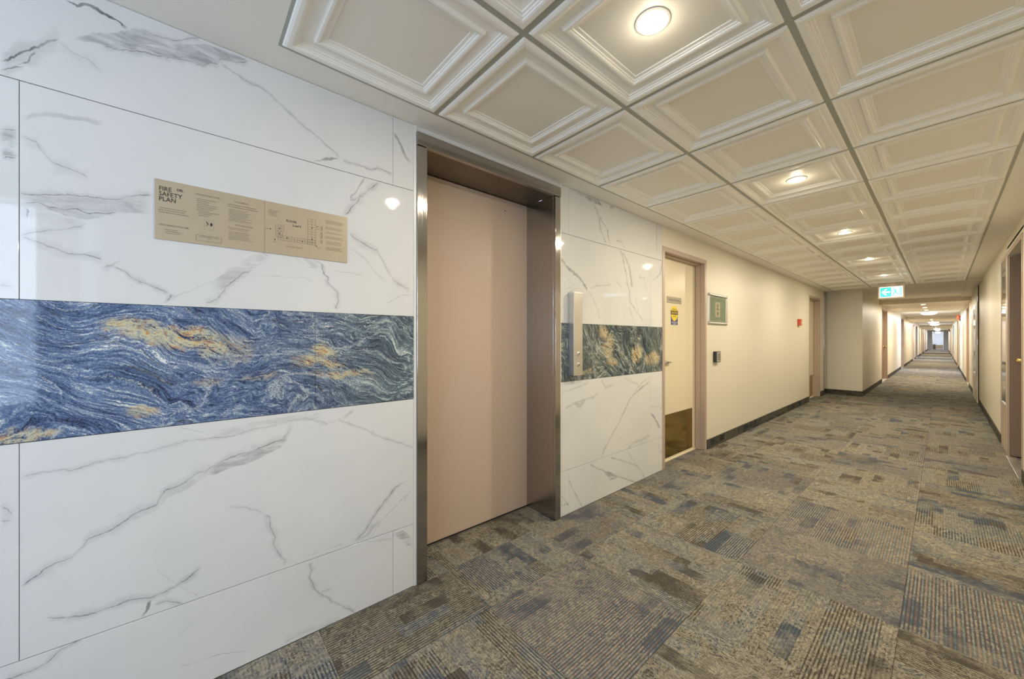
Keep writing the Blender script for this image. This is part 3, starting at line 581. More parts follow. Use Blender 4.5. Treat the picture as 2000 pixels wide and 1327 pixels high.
# ------------------------------------------------------------------ floor: sub-floor and carpet tiles
sub = MB().box(-0.30, XR+0.3, YN, YEND+4, -0.05, -0.008).box(XR+0.3, XR+1.1, 5.2, 6.4, -0.05, -0.008).build('floor', MAT['grout'])
struct(sub, 'corridor floor laid with patterned beige, brown and blue-grey carpet tiles', 'floor')
def carpet_mesh(rects, name):
    """rects: (x0,x1,y0,y1,cx,cy,turn,seed)"""
    vs, fs, uvs, seeds = [], [], [], []
    for x0, x1, y0, y1, cx, cy, turn, sd in rects:
        g = 0.0002; x0 += g; x1 -= g; y0 += g; y1 -= g; e = 0.0005
        k = len(vs)
        lo = [(x0, y0), (x1, y0), (x1, y1), (x0, y1)]; hi = [(x0+e, y0+e), (x1-e, y0+e), (x1-e, y1-e), (x0+e, y1-e)]
        vs += [(a, b_, -0.007) for a, b_ in lo]+[(a, b_, -0.0015) for a, b_ in lo]+[(a, b_, 0.0) for a, b_ in hi]
        q = [(8, 9, 10, 11)]+[(i, (i+1) % 4, 4+(i+1) % 4, 4+i) for i in range(4)]+[(4+i, 4+(i+1) % 4, 8+(i+1) % 4, 8+i) for i in range(4)]
        fs += [tuple(k+i for i in f) for f in q]
        c, s = [(1, 0), (0, 1), (-1, 0), (0, -1)][turn]
        for a, b_, z in vs[k:]:
            dx, dy = a-cx, b_-cy; uvs.append((c*dx+s*dy, -s*dx+c*dy)); seeds.append(sd)
    me = bpy.data.meshes.new(name); me.from_pydata(vs, [], fs); me.update()
    ul = me.uv_layers.new(name='UVMap')
    for lp in me.loops: ul.data[lp.index].uv = uvs[lp.vertex_index]
    at = me.attributes.new('seed', 'FLOAT', 'POINT')
    for i, s_ in enumerate(seeds): at.data[i].value = s_
    return me
def add_carpet(rects, name='carpet_tile', parent=sub, stuff=False, mat=None):
    me = carpet_mesh(rects, name); me.materials.append(mat or MAT['carpet'])
    o = bpy.data.objects.new(name, me); COL.objects.link(o); o.parent = parent
    if stuff: o['kind'] = 'stuff'
    return o
XE = [-0.249, 0.364, 0.977, 1.590, 2.203]; PY = 0.6005; Y0C = 0.998
rc = random.Random(11); far = []
j = -8
while True:
    ya = Y0C+PY*j; yb = ya+PY
    if ya > YEND+4: break
    for i in range(4):
        x0, x1 = max(XE[i], 0.0), min(XE[i+1], XR)
        y0, y1 = max(ya, YN), min(yb, YEND+4)
        if y1-y0 < 0.02: continue
        if ya > YJ: x0 = max(x0, XL2)
        elif yb > YJ and i == 0: y1 = YJ
        if x1-x0 < 0.01 or y1-y0 < 0.01: continue
        turn = (0 if rc.random() < 0.5 else 2) if (i+j) % 2 else (1 if rc.random() < 0.5 else 3)
        r = (x0, x1, y0, y1, (XE[i]+XE[i+1])/2, (ya+yb)/2, turn, rc.random())
        if ya < 10.6: add_carpet([r])
        else: far.append(r)
    j += 1
add_carpet(far, 'carpet', stuff=True)
for a, b_ in ((0.880, 0.998), (0.998, 1.5985), (1.5985, 1.7985)):    # inside the lift recess
    add_carpet([(-0.268, 0.0, a, b_, 0.057, 0.998+0.3, 1, 0.31 if b_ > 1 else 0.77)])
add_carpet([(-0.088, 0.0, 3.265, 4.15, 0.06, 3.7, 1, 0.53)]); add_carpet([(-0.088, 0.0, 8.915, 9.825, 0.06, 9.3, 1, 0.13)])
add_carpet([(XR, XR+0.35, 5.30, 6.29, XR+0.2, 5.8, 0, 0.61)])

# baseboards: strips of the same carpet turned up the wall
def base(name, label, boxes, mat):
    mb = MB()
    for bx in boxes: mb.box(*bx)
    o = mb.build(name, mat)
    me = o.data
    ul = me.uv_layers.new(name='UVMap')
    for lp in me.loops:
        c = me.vertices[lp.vertex_index].co; ul.data[lp.index].uv = (c.z+c.x*0.3, c.y+c.x)
    at = me.attributes.new('seed', 'FLOAT', 'POINT')
    for i in range(len(me.vertices)): at.data[i].value = 0.21
    return struct(o, label, 'baseboard')
base('baseboard_left', 'dark carpet baseboard under the near left cream wall', [(0.001, 0.009, 4.19, 8.875, 0.001, 0.105), (0.001, 0.009, 9.865, 10.2, 0.001, 0.105), (0.009, XL2, YJ-0.009, YJ-0.001, 0.001, 0.105)], MAT['carpet_base'])
bl = [(XL2+0.001, XL2+0.009, a, b_, 0.001, 0.105) for a, b_ in ((YJ-0.009, 14.30), (15.95, 21.55), (23.25, 30.85), (32.65, 34.15), (36.85, 43.55), (45.45, 50.45), (52.35, YEND))]
base('baseboard_left_far', 'dark carpet baseboard along the far left wall', bl, MAT['carpet_base'])
br = [(XR-0.009, XR-0.001, a, b_, 0.001, 0.10) for a, b_ in ((YN, 5.24), (6.99, 10.88), (12.45, 14.70), (16.35, 24.55), (26.25, 32.95), (35.45, 37.45), (39.85, 46.95), (49.05, YEND))]
base('baseboard_right', 'dark carpet baseboard along the right wall', br, MAT['carpet_base'])

# ------------------------------------------------------------------ ceiling
GX = [0.145, 0.7605, 1.376, 1.9915]; GY0 = 0.235; GP = 0.6130; NR = 16; GY1 = GY0+GP*NR
mb = MB().box(-0.016, GX[0], GY0, GY1, H, H+0.02).box(GX[3], XR, GY0, GY1, H, H+0.02)
mb.box(-0.016, XR, YN, GY0, H, H+0.02).box(-0.0, XR, GY1, YJ, H, H+0.02).box(XL2, XR, YJ, YEND+4, H, H+0.02).box(XR, XR+1.1, 5.2, 6.4, H-0.1, H-0.08)
ce = mb.build('ceiling', MAT['ceil']); struct(ce, 'low corridor ceiling with a grid of coffered cream tiles', 'ceiling')
boxo('ceiling_void', MAT['void'], ce, -0.016, XR, GY0-0.1, GY1+0.1, H+0.085, H+0.10)
BW = 0.013
def tee(name, x0, x1, y0, y1):
    return boxo(name, MAT['bar'], ce, x0, x1, y0, y1, H-0.001, H+0.004)
for i, x in enumerate(GX):
    if i in (0, 3):
        tee('grid_bar', x-0.004 if i == 0 else x-0.020, x+0.020 if i == 0 else x+0.004, GY0, GY1)
    else: tee('grid_bar', x-BW, x+BW, GY0, GY1)
for j in range(NR+1):
    y = GY0+GP*j
    for i in range(3):
        a = GX[i]+(0.020 if i == 0 else BW); b_ = GX[i+1]-(0.020 if i == 2 else BW)
        tee('grid_bar', a, b_, y-BW*0.8 if j else y, y+BW*0.8 if j < NR else y)if 0 < j < NR else tee('grid_bar', a, b_, y if j == 0 else y-0.02, y+0.02 if j == 0 else y)
# the coffered tile: nested mouldings stepping up to a recessed centre
PROF = [(0.010, 0.004), (0.0105, -0.006), (0.014, -0.0105), (0.022, -0.0135), (0.033, -0.0135), (0.0395, -0.0115), (0.041, -0.0075), (0.0455, -0.0065), (0.047, -0.0025), (0.0535, -0.0015), (0.0555, 0.0035),
        (0.070, 0.0065), (0.086, 0.0085), (0.0905, 0.0085), (0.092, -0.0015), (0.096, -0.0050), (0.104, -0.0050), (0.109, -0.0025), (0.1105, 0.0015), (0.1150, 0.0025), (0.117, 0.0060), (0.1285, 0.0070), (0.1300, 0.0100)]
def coffer(cx=0.0, cy=0.0):
    hx, hy = 0.3077, GP/2
    v, f = [], []
    for ins, z in PROF:
        v += [(-hx+ins, -hy+ins, z), (hx-ins, -hy+ins, z), (hx-ins, hy-ins, z), (-hx+ins, hy-ins, z)]
    n = len(PROF)
    for k in range(n-1):
        for i in range(4):
            a, b_ = 4*k+i, 4*k+(i+1) % 4
            f.append((a, a+4, b_+4, b_))
    f.append((4*n-4, 4*n-1, 4*n-2, 4*n-3))
    me = bpy.data.meshes.new('ceiling_tile'); me.from_pydata(v, [], f); me.update(); me.materials.append(MAT['tile']); me.materials.append(MAT['tile_centre'])
    me.polygons[len(me.polygons)-1].material_index = 1
    return me
cm = coffer()
rt = random.Random(3)
for j in range(NR):
    for i in range(3):
        o = bpy.data.objects.new('ceiling_tile', cm); COL.objects.link(o); o.parent = ce
        o.location = ((GX[i]+GX[i+1])/2+rt.uniform(-.0012, .0012), GY0+GP*(j+0.5)+rt.uniform(-.0015, .0015), H+0.0035+rt.uniform(0, .0012))
        o.rotation_euler = (0, 0, rt.uniform(-0.002, 0.002))
# dropped soffits of the far corridor
for k, (a, b_) in enumerate(SOFFITS):
    boxo('soffit', MAT['wall'], ce, XL2+0.001, XR-0.001, a, b_, 2.12, H-0.001)
boxo('wall_soffit', MAT['wall'], ce, 2.0, XR-0.001, GY1+0.02, 13.69, 2.205, H-0.001)
boxo('ceiling_trim', MAT['wall'], ce, 0.02, 2.0, GY1+0.004, GY1+0.09, H-0.012, H-0.0005, 0.003)

# ------------------------------------------------------------------ doors
def door(name, label, face, out, y0, y1, ztop=2.057, recess=0.10, leaf=None, fw=0.045, kick=True, knob='lever', hinge_far=True):
    """out=-1: door in the left wall (room on +x); out=+1: in the right wall"""
    r = structroot(name, label, 'door')
    s = -out   # towards the room
    leaf = leaf or MAT['leaf']
    fx0, fx1 = face+s*0.004, face+out*0.135
    e = 0.001
    for (a, b_) in ((y0, y0+fw), (y1-fw, y1)):
        inner = b_ if a == y0 else a
        mb = MB().box(fx0, face+s*0.0005, a, b_, 0.002, ztop)
        ja, jb = (a+0.034, b_) if a == y0 else (a, b_-0.034)
        mb.box(face+s*0.0005, fx1, ja, jb, 0.002, ztop-0.034)
        # stop rebate
        if a == y0: mb.box(face+out*0.045, fx1, jb, jb+0.014, 0.002, ztop-fw)
        else: mb.box(face+out*0.045, face+out*0.094, ja-0.012, ja, 0.002, ztop-fw)
        mb.build('jamb', MAT['frame'], r, 0.0015, seg=1)
    mb = MB().box(fx0, face+s*0.0005, y0+fw, y1-fw, ztop-fw, ztop).box(face+s*0.0005, fx1, y0+fw, y1-fw, ztop-fw, ztop-0.034)
    mb.box(face+out*0.045, face+out*0.094, y0+fw, y1-fw, ztop-fw-0.012, ztop-fw)
    mb.build('head_frame', MAT['frame'], r, 0.0015, seg=1)
    la, lb = y0+fw+0.003, y1-fw-0.003
    lx = face+out*recess
    lf = boxo('leaf', leaf, r, lx, lx+out*0.035, la, lb, 0.010, ztop-fw-0.003, 0.001)
    if kick:
        k = boxo('kick_plate', MAT['brass'], lf, lx+s*0.0016, lx, la+0.012, lb-0.075, 0.03, 0.457)
    boxo('threshold', MAT['leaf'] if leaf == MAT['leaf'] else MAT['frame'], r, face+out*0.088, lx+out*0.03, la, lb, 0.0, 0.009)
    return r, lf, lx, la, lb
d1, leaf1, lx1, la1, lb1 = door('door_1', 'cream door beside the marble wall, with a yellow sticker and brass kick plate', 0.0, -1, 3.227, 4.187)
wallp = lambda x: (lambda u, v: (x, u, v))
# latch plate and short lever
h = boxo('latch_lever', MAT['alum'], leaf1, lx1+0.018, lx1+0.030, 3.455, 3.545, 0.965, 0.982, 0.003)
MB().lathe([(0.022, 0.0), (0.022, 0.005), (0.010, 0.006), (0.010, 0.03), (0.0, 0.03)][:4], (lx1, 3.465, 0.973), 'x', 20).build('lever_rose', MAT['alum'], leaf1)
# name plate on the door
sp = boxo('sign_plate', MAT['sign_plate'], leaf1, lx1, lx1+0.003, 3.504, 3.808, 1.563, 1.625, 0.0008)
sp['label'] = 'small grey room name plate'
printed('lettering', MAT['ink_soft'], sp, [text_polys('GARBAGE DISPOSAL', 0.0335, 3.656, 1.583, 'CENTER', bold=0.0006, sx=0.80)]+ring(3.507, 1.566, 3.805, 1.622, 0.0015), wallp(lx1+0.0036))
# the caution sticker
st = boxo('caution_sticker', MAT['blue_vinyl'], leaf1, lx1, lx1+0.0008, 3.588, 3.732, 1.345, 1.455)
st['label'] = 'yellow and blue caution sticker'
pl = wallp
printed('yellow_disc', MAT['yellow'], st, [ellipse(3.66, 1.462, 0.072, 0.078)], pl(lx1+0.0014))
printed('caution_band', MAT['ink'], st, [rect(3.583, 1.448, 3.737, 1.488)], pl(lx1+0.0018))
printed('band_lettering', MAT['yellow'], st, [text_polys('CAUTION', 0.034, 3.66, 1.456, 'CENTER', sx=0.86, bold=0.0006)]+[], pl(lx1+0.0022))
printed('lettering', MAT['ink'], st, [text_polys('AUTOMATIC', 0.021, 3.66, 1.494, 'CENTER', sx=0.78), text_polys('DOOR', 0.024, 3.66, 1.425, 'CENTER', sx=0.85)], pl(lx1+0.0020))
printed('white_lettering', MAT['white_print'], st, [text_polys('ACTIVATE SWITCH', 0.0165, 3.66, 1.366, 'CENTER', sx=0.82, bold=0.0004), text_polys('TO OPERATE', 0.0165, 3.66, 1.350, 'CENTER', sx=0.86, bold=0.0004)], pl(lx1+0.0020))

door('door_2', 'cream door in a taupe frame, near the end of the near left wall', 0.0, -1, 8.88, 9.86)
def far_door(n, label, face, out, y0, y1, mat):
    r, lf, lx, la, lb = door(n, label, face, out, y0-0.045, y1+0.045, 2.095, 0.09, mat, kick=False)
    s = -out
    MB().lathe([(0.026, 0), (0.026, 0.006), (0.012, 0.01), (0.012, 0.035), (0.030, 0.045), (0.030, 0.062), (0.016, 0.072)], (0, 0, 0), 'x', 16).build('door_knob', MAT['knob'], lf, smooth=True)
    k = lf.children[-1]; k.location = (lx, lb-0.08 if out < 0 else la+0.08, 0.98)
    if out > 0: k.scale = (-1, 1, 1)
    return r
grn = plain('grey green door paint', (0.30, 0.34, 0.32), 0.35); gry = plain('grey door paint', (0.42, 0.42, 0.45), 0.35); rust = plain('tan brown door paint', (0.58, 0.43, 0.28), 0.35)
for k, (n, a, b_, mt, lab) in enumerate([(3, 14.35, 15.9, MAT['brown'], 'brown door, nearest on the far left wall past the jutting wall'), (4, 21.6, 23.2, gry, 'grey door, second on the far left wall'),
        (5, 30.9, 32.6, rust, 'tan brown door, third on the far left wall'), (6, 34.2, 36.8, gry, 'grey door, fourth on the far left wall'),
        (7, 43.6, 45.4, rust, 'tan brown door, fifth on the far left wall'), (8, 50.5, 52.3, rust, 'tan brown door, last on the far left wall')]):
    far_door('door_%d' % n, lab, XL2, -1, a, b_, mt)
for k, (ab, mt, lab) in enumerate(zip(RD, (rust, rust, grn, gry, rust), ('tan brown door on the right wall beyond the glazed fire door', 'tan brown door, second beyond the glazed fire door on the right wall',
        'grey green door, third beyond the glazed fire door on the right wall', 'grey door, fourth beyond the glazed fire door on the right wall', 'tan brown door, farthest on the right wall'))):
    far_door('door_%d' % (9+k), lab, XR, 1, ab[0], ab[1], mt)

# right wall alcove with a brown door facing the camera
r = structroot('door_14', 'brown door with a brass knob in the recess at the right edge', 'door')
mb = MB().box(XR-0.005, XR-0.0005, 5.245, 5.29, 0.002, 2.105).box(XR-0.0005, XR+0.14, 5.2915, 5.305, 0.002, 2.055)
mb.build('jamb', MAT['frame'], r, 0.0015, seg=1)
MB().box(XR-0.005, XR-0.0005, 5.29, 6.42, 2.06, 2.105).build('head_frame', MAT['frame'], r, 0.0015, seg=1)
MB().box(XR-0.005, XR-0.0005, 6.30, 6.42, 0.002, 2.06).build('jamb', MAT['frame'], r, 0.0015, seg=1)
lf = boxo('leaf', MAT['brown'], r, XR+0.002, XR+0.90, 6.235, 6.28, 0.012, 2.045, 0.001)
MB().lathe([(0.028, 0), (0.028, 0.006), (0.012, 0.010), (0.012, 0.035), (0.026, 0.042), (0.031, 0.052), (0.026, 0.064), (0.01, 0.070)], (0, 0, 0), 'y', 24).build('door_knob', MAT['knob'], lf, smooth=True)
k = lf.children[-1]; k.location = (2.235, 6.235, 0.985); k.scale = (1, -1, 1)
boxo('threshold', MAT['alum'], r, XR-0.02, XR+0.045, 5.30, 6.25, 0.0005, 0.008, 0.002)
boxo('recess_wall', MAT['frame'], r, XR+0.162, XR+1.06, 5.21, 5.288, 0.0, 2.13)
boxo('recess_wall', MAT['frame'], r, XR+1.0, XR+1.06, 5.288, 6.30, 0.0, 2.13)
# glazed sidelight next to it
r = structroot('window_1', 'narrow glossy sidelight in a brown frame left of the brown recess door', 'window')
MB().box(XR-0.006, XR-0.0005, 6.905, 6.97, 0.105, 2.105).box(XR-0.006, XR-0.0005, 6.422, 6.905, 2.06, 2.105).box(XR-0.006, XR-0.0005, 6.422, 6.46, 0.105, 2.06).box(XR-0.006, XR-0.0005, 6.46, 6.905, 0.42, 0.50).build('window_frame', MAT['frame'], r, 0.0012, seg=1)
boxo('pane', MAT['mirror_glass'], r, XR-0.003, XR-0.0005, 6.46, 6.905, 0.50, 2.06)
boxo('lower_panel', MAT['frame'], r, XR-0.004, XR-0.0005, 6.46, 6.905, 0.002, 0.42)
boxo('ledge', MAT['alum'], r, XR-0.014, XR-0.006, 6.46, 6.905, 0.49, 0.50)
# fire door leaf folded back on the right wall
r = structroot('door_15', 'glazed fire door leaf folded flat against the right wall', 'door')
lf = boxo('leaf', MAT['wall'], r, XR-0.024, XR-0.004, 10.93, 12.40, 0.012, 2.19, 0.002)
boxo('vision_panel', MAT['mirror_glass'], lf, XR-0.0265, XR-0.0242, 11.35, 12.05, 0.55, 1.80)
mb = MB()
for a, b_, c, d in ((11.28, 11.35, 0.48, 1.87), (12.05, 12.12, 0.48, 1.87), (11.35, 12.05, 1.80, 1.87), (11.35, 12.05, 0.48, 0.55)): mb.box(XR-0.031, XR-0.0242, a, b_, c, d)
mb.build('glazing_bead', MAT['alum'], lf, 0.001, seg=1)
boxo('edge_strip', MAT['shadow_gap'], r, XR-0.010, XR-0.001, 10.90, 10.925, 0.012, 2.23)
for z in (0.3, 1.1, 1.9): boxo('hinge', MAT['alum'], r, XR-0.030, XR-0.011, 10.90, 10.925, z, z+0.1)

# ------------------------------------------------------------------ windows behind the camera
def window(name, label, to, w, z0, z1, parts):
    """to(a, depth, z): a runs along the wall"""
    r = structroot(name, label, 'window')
    def bx(nm, mat, a0, a1, d0, d1, c0, c1):
        p, q = to(a0, d0, c0), to(a1, d1, c1)
        return boxo(nm, mat, r, p[0], q[0], p[1], q[1], p[2], q[2])
    a0, a1 = w
    for nm, p in parts.items():
        for t in p: bx(nm, MAT['white_trim'] if nm != 'pane' else MAT['glass'], *t)
    return r
for nn, lab, w in ((2, 'wide window in the right wall behind the camera', (-2.45, -0.70)), (3, 'slim window strip in the right wall behind the camera', (-0.59, -0.43))):
    a0, a1 = w; t = 0.035
    parts = {'window_frame': [(a0, a0+t, 0.03, 0.10, 0.75, 2.12), (a1-t, a1, 0.03, 0.10, 0.75, 2.12), (a0+t, a1-t, 0.03, 0.10, 0.75, 0.75+t), (a0+t, a1-t, 0.03, 0.10, 2.12-t, 2.12)],
             'pane': [(a0+t, a1-t, 0.06, 0.066, 0.75+t, 2.12-t)]}
    if nn == 2: parts['window_frame'].append((-1.60, -1.555, 0.03, 0.10, 0.75+t, 2.12-t)); parts['pane'] = [(a0+t, -1.60, 0.06, 0.066, 0.75+t, 2.12-t), (-1.555, a1-t, 0.06, 0.066, 0.75+t, 2.12-t)]
    window('window_%d' % nn, lab, lambda a, d, z: (XR+d, a, z), w, 0.75, 2.12, parts)
t = 0.035  # unseen window added to carry the near-end fill light
window('window_4', 'added window for fill light in the end wall behind the camera', lambda a, d, z: (a, YN-d, z), (0.4, 1.85), 0.75, 2.12,
       {'window_frame': [(0.40, 0.40+t, 0.03, 0.10, 0.75, 2.12), (1.85-t, 1.85, 0.03, 0.10, 0.75, 2.12), (0.40+t, 1.85-t, 0.03, 0.10, 0.75, 0.75+t), (0.40+t, 1.85-t, 0.03, 0.10, 2.12-t, 2.12)],
        'pane': [(0.40+t, 1.85-t, 0.06, 0.066, 0.75+t, 2.12-t)]})

# ------------------------------------------------------------------ the lift
E_ = thing('elevator', 'stainless steel framed elevator entrance with a pink beige door in the marble wall', 'elevator', loc=(0, 1.34, 0))
def ep(o): o.location = (0, -1.34, 0); return o
DX = -0.272
# jambs: front return and deep reveal; near and far
ep(MB().box(-0.012, 0.010, 0.826, 0.879, 0.002, 2.143).box(DX-0.02, -0.012, 0.868, 0.879, 0.002, 2.150).build('jamb', MAT['steel'], E_, 0.0012, seg=1))
ep(MB().box(-0.012, 0.010, 1.7995, 1.849, 0.002, 2.143).box(DX-0.02, -0.012, 1.7995, 1.8105, 0.002, 2.150).build('jamb', MAT['steel'], E_, 0.0012, seg=1))
ep(MB().box(-0.012, 0.014, 0.826, 1.849, 2.146, 2.210).build('header', MAT['steel'], E_, 0.0012, seg=1))
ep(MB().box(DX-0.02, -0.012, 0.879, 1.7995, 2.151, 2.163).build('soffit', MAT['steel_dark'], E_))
pn = ep(boxo('door_panel', MAT['lift_door'], E_, DX-0.03, DX, 0.872, 1.806, 0.014, 2.148, 0.001))
ep(MB().lathe([(0.004, 0.0), (0.004, 0.0012)], (DX, 1.60, 2.072), 'x', 12).build('door_hole', MAT['shadow_gap'], E_))
ep(MB().box(DX+0.0005, DX+0.004, 0.88, 1.798, 0.001, 0.006).build('sill', MAT['alum'], E_))
ep(MB().box(DX-0.03, DX, 0.88, 1.798, 0.002, 0.013).build('sill_gap', MAT['shadow_gap'], E_))

# call panel with two buttons
C_ = thing('call_panel', 'tall brushed metal elevator call panel with two round buttons, on the marble', 'panel', loc=(0, 1.983, 0.95))
def cp(o): o.location = (0, -1.983, -0.95); return o
cp(boxo('housing', MAT['alum'], C_, 0.0020, 0.050, 1.937, 2.029, 0.951, 1.520, 0.0015))
for z in (1.099, 1.024):
    cp(MB().lathe([(0.0135, 0.0), (0.0135, 0.002), (0.0115, 0.003), (0.0115, 0.0045), (0.0085, 0.0052)], (0.050, 1.985, z), 'x', 24).build('button', MAT['alum'], C_))
    bt = C_.children[-1]
    o = MB().lathe([(0.0045, 0.0), (0.0045, 0.0008)], (0.0552, 1.985, z), 'x', 16).build('button_lamp', MAT['ink'], bt)
# steel strip of the second lift, right before the jutting wall
o = boxo('steel_jamb', MAT['steel'], None, 0.001, 0.012, 10.215, YJ-0.011, 0.001, H-0.002, 0.001)
o['label'] = 'tall narrow stainless steel strip in the corner by the jutting wall'; o['category'] = 'elevator jamb'

# ------------------------------------------------------------------ fire safety plaque
P_ = thing('fire_safety_plaque', 'long champagne coloured fire safety plan plaque on the white marble', 'sign', loc=(0, 0.21, 1.526))
def pp(o): o.location = (0, -0.21, -1.526); return o
pp(boxo('plate', MAT['plaque'], P_, 0.0005, 0.0035, -0.083, 0.2125, 1.526, 1.722, 0.0006)); pp(boxo('plate', MAT['plaque'], P_, 0.0005, 0.0035, 0.2135, 0.506, 1.526, 1.722, 0.0006))
T = text_polys
def pr(nm, mt, items, d=0.0040, stuff=False):
    o = pp(printed(nm, mt, P_, items, wallp(d)))
    if stuff: o['kind'] = 'stuff'
    return o
pr('title_lettering', MAT['ink'], [T('FIRE', 0.0200, -0.0735, 1.686, bold=0.0002, sx=0.86), T('SAFETY', 0.0200, -0.0735, 1.669, bold=0.0002, sx=0.86), T('PLAN', 0.0200, -0.0735, 1.652, bold=0.0002, sx=0.86)])
pr('logo_lettering', MAT['ink'], [T('DEL', 0.0105, -0.030, 1.6935, bold=0.0003, sx=0.9)])
pr('floor_lettering', MAT['ink'], [T('FLOORS', 0.0115, 0.2825, 1.657, bold=0.0002, sx=0.85), T('2 and 3', 0.0115, 0.304, 1.6425, bold=0.0002, sx=0.85)])
pr('stairs_pictogram', MAT['ink'], [poly([(0.043, 1.606), (0.046, 1.607), (0.0515, 1.600), (0.0475, 1.5925), (0.043, 1.592), (0.0475, 1.5945), (0.0485, 1.600)])])
pr('flame_pictogram', MAT['ink'], [ellipse(0.0585, 1.5975, 0.0034, 0.0044), poly([(0.0556, 1.599), (0.0614, 1.599), (0.0585, 1.6065)])])
pr('call_box', MAT['ink'], ring(0.0185, 1.5375, 0.0865, 1.5575, 0.0005))
pr('map_markers', MAT['ink'], [ellipse(u, v, 0.0019, 0.0024, 10) for u, v in ((0.231, 1.6185), (0.2605, 1.6260), (0.2605, 1.6065), (0.2455, 1.5810), (0.286, 1.5935), (0.338, 1.5885), (0.3725, 1.650), (0.3725, 1.604), (0.3915, 1.6585), (0.3885, 1.578))], 0.0041, True)
sm = [T('UPON DISCOVERY OF FIRE', 0.0078, 0.0165, 1.6935, sx=0.70, bold=0.0001), T('UPON HEARING FIRE ALARM', 0.0078, -0.0735, 1.5715, sx=0.72, bold=0.0001), T('IF YOU REMAIN IN', 0.0072, 0.1225, 1.6925, sx=0.70, bold=0.0001),
      T('UPON EVACUATION', 0.0078, 0.124, 1.6085, sx=0.72, bold=0.0001), T('IN EMERGENCY CALL', 0.0068, 0.0525, 1.5505, 'CENTER', sx=0.8), T('911', 0.0068, 0.0525, 1.5445, 'CENTER', sx=0.9),
      T('EXIT', 0.0072, 0.2155, 1.6155, sx=0.75), T('EXIT', 0.0072, 0.240, 1.5695, sx=0.75), T('EXIT', 0.0072, 0.389, 1.6475, sx=0.75), T('EXIT', 0.0072, 0.392, 1.569, sx=0.75), T('DON MILLS ROAD', 0.0085, 0.2815, 1.558, sx=0.82)]
rr = random.Random(5)
def para(u0, u1, v0, v1, n, ragged=0.35):
    dv = (v1-v0)/n
    for i in range(n):
        v = v1-dv*(i+0.5); end = u1-rr.random()*(u1-u0)*ragged; u = u0+rr.choice((0, 0, 0.004))
        while u < end:
            w = rr.uniform(0.0018, 0.0075); sm.append(rect(u, v-dv*0.17, min(u+w, end), v+dv*0.17)); u += w+0.0011
para(-0.0735, 0.000, 1.612, 1.633, 3, .15); para(-0.060, 0.0, 1.546, 1.563, 3, .5); para(0.0205, 0.084, 1.622, 1.684, 10, .5)
para(0.105, 0.198, 1.671, 1.686, 2, .2); para(0.106, 0.175, 1.622, 1.668, 11, .3); para(0.104, 0.18, 1.592, 1.602, 2, .3); para(0.106, 0.178, 1.556, 1.588, 8, .3)
para(0.226, 0.262, 1.668, 1.692, 5, .5)
for i, (a, b_, n) in enumerate(((1.678, 1.694, 4), (1.655, 1.666, 3), (1.638, 1.645, 2), (1.616, 1.628, 3), (1.592, 1.608, 4), (1.568, 1.583, 4))): para(0.4205, 0.493, a, b_, n, .2)
sm += ring(0.0395, 1.5785, 0.0655, 1.613, 0.0004)
def grid(u0, u1, v0, v1, nu, nv):
    t_ = 0.0004
    for i in range(nu+1): u = u0+(u1-u0)*i/nu; sm.append(rect(u-t_, v0, u+t_, v1))
    for i in range(nv+1): v = v0+(v1-v0)*i/nv; sm.append(rect(u0, v-t_, u1, v+t_))
grid(0.2475, 0.2745, 1.6165, 1.640, 3, 3); grid(0.2475, 0.270, 1.592, 1.613, 3, 2); grid(0.256, 0.3835, 1.5815, 1.600, 14, 2); grid(0.357, 0.3855, 1.5815, 1.684, 2, 10)
sm.append(rect(0.4018, 1.590, 0.4026, 1.664)); sm += [rect(0.4062, 1.592+0.0048*i, 0.4104, 1.5955+0.0048*i) for i in range(15) if i not in (3, 10)]   # illegible upright street name
sm = [x for x in sm if x is not None]
pr('small_print', MAT['ink_soft'], sm, 0.0039, True)

# ------------------------------------------------------------------ poster frame
F_ = thing('poster_frame', 'silver snap frame with a green and tan poster, right of the door', 'picture frame', loc=(0, 4.49, 1.36))
def fp(o): o.location = (0, -4.49, -1.36); return o
fy0, fy1, fz0, fz1, fw = 4.222, 4.752, 1.362, 1.712, 0.034
def half_round(p0, p1, w, d, n=8):
    """rounded aluminium profile on the wall from p0 to p1 (y, z)"""
    mb = MB(); v = []; f = []
    dy, dz = p1[0]-p0[0], p1[1]-p0[1]; L = math.hypot(dy, dz); ny, nz = -dz/L, dy/L
    for q in (p0, p1):
        for i in range(n+1):
            a = math.pi*i/n; o_ = math.cos(a)*w/2
            v.append((0.001+d*math.sin(a), q[0]+ny*o_, q[1]+nz*o_))
    for i in range(n): f.append((i, i+1, n+2+i, n+1+i))
    f.append(tuple(range(n+1))); f.append(tuple(range(n+1, 2*n+2))[::-1]); f.append((0, n+1, 2*n+1, n))
    return mb.add(v, f)
cw = fw/2
for p0, p1 in (((fy0+cw, fz0+fw), (fy0+cw, fz1-fw)), ((fy1-cw, fz0+fw), (fy1-cw, fz1-fw)), ((fy0+fw, fz0+cw), (fy1-fw, fz0+cw)), ((fy0+fw, fz1-cw), (fy1-fw, fz1-cw))):
    fp(half_round(p0, p1, fw, 0.016).build('frame_rail', MAT['alum'], F_, smooth=False))
for cy, cz in ((fy0+cw, fz0+cw), (fy1-cw, fz0+cw), (fy0+cw, fz1-cw), (fy1-cw, fz1-cw)):
    fp(MB().lathe([(cw*1.03, 0.0), (cw*1.03, 0.008), (cw*0.8, 0.015), (cw*0.4, 0.018)], (0.001, cy, cz), 'x', 20).build('corner_cap', MAT['grey_plastic'], F_, smooth=False))
po = fp(boxo('poster', MAT['poster'], F_, 0.001, 0.004, fy0+fw*0.9, fy1-fw*0.9, fz0+fw*0.9, fz1-fw*0.9))
def on(o): return o
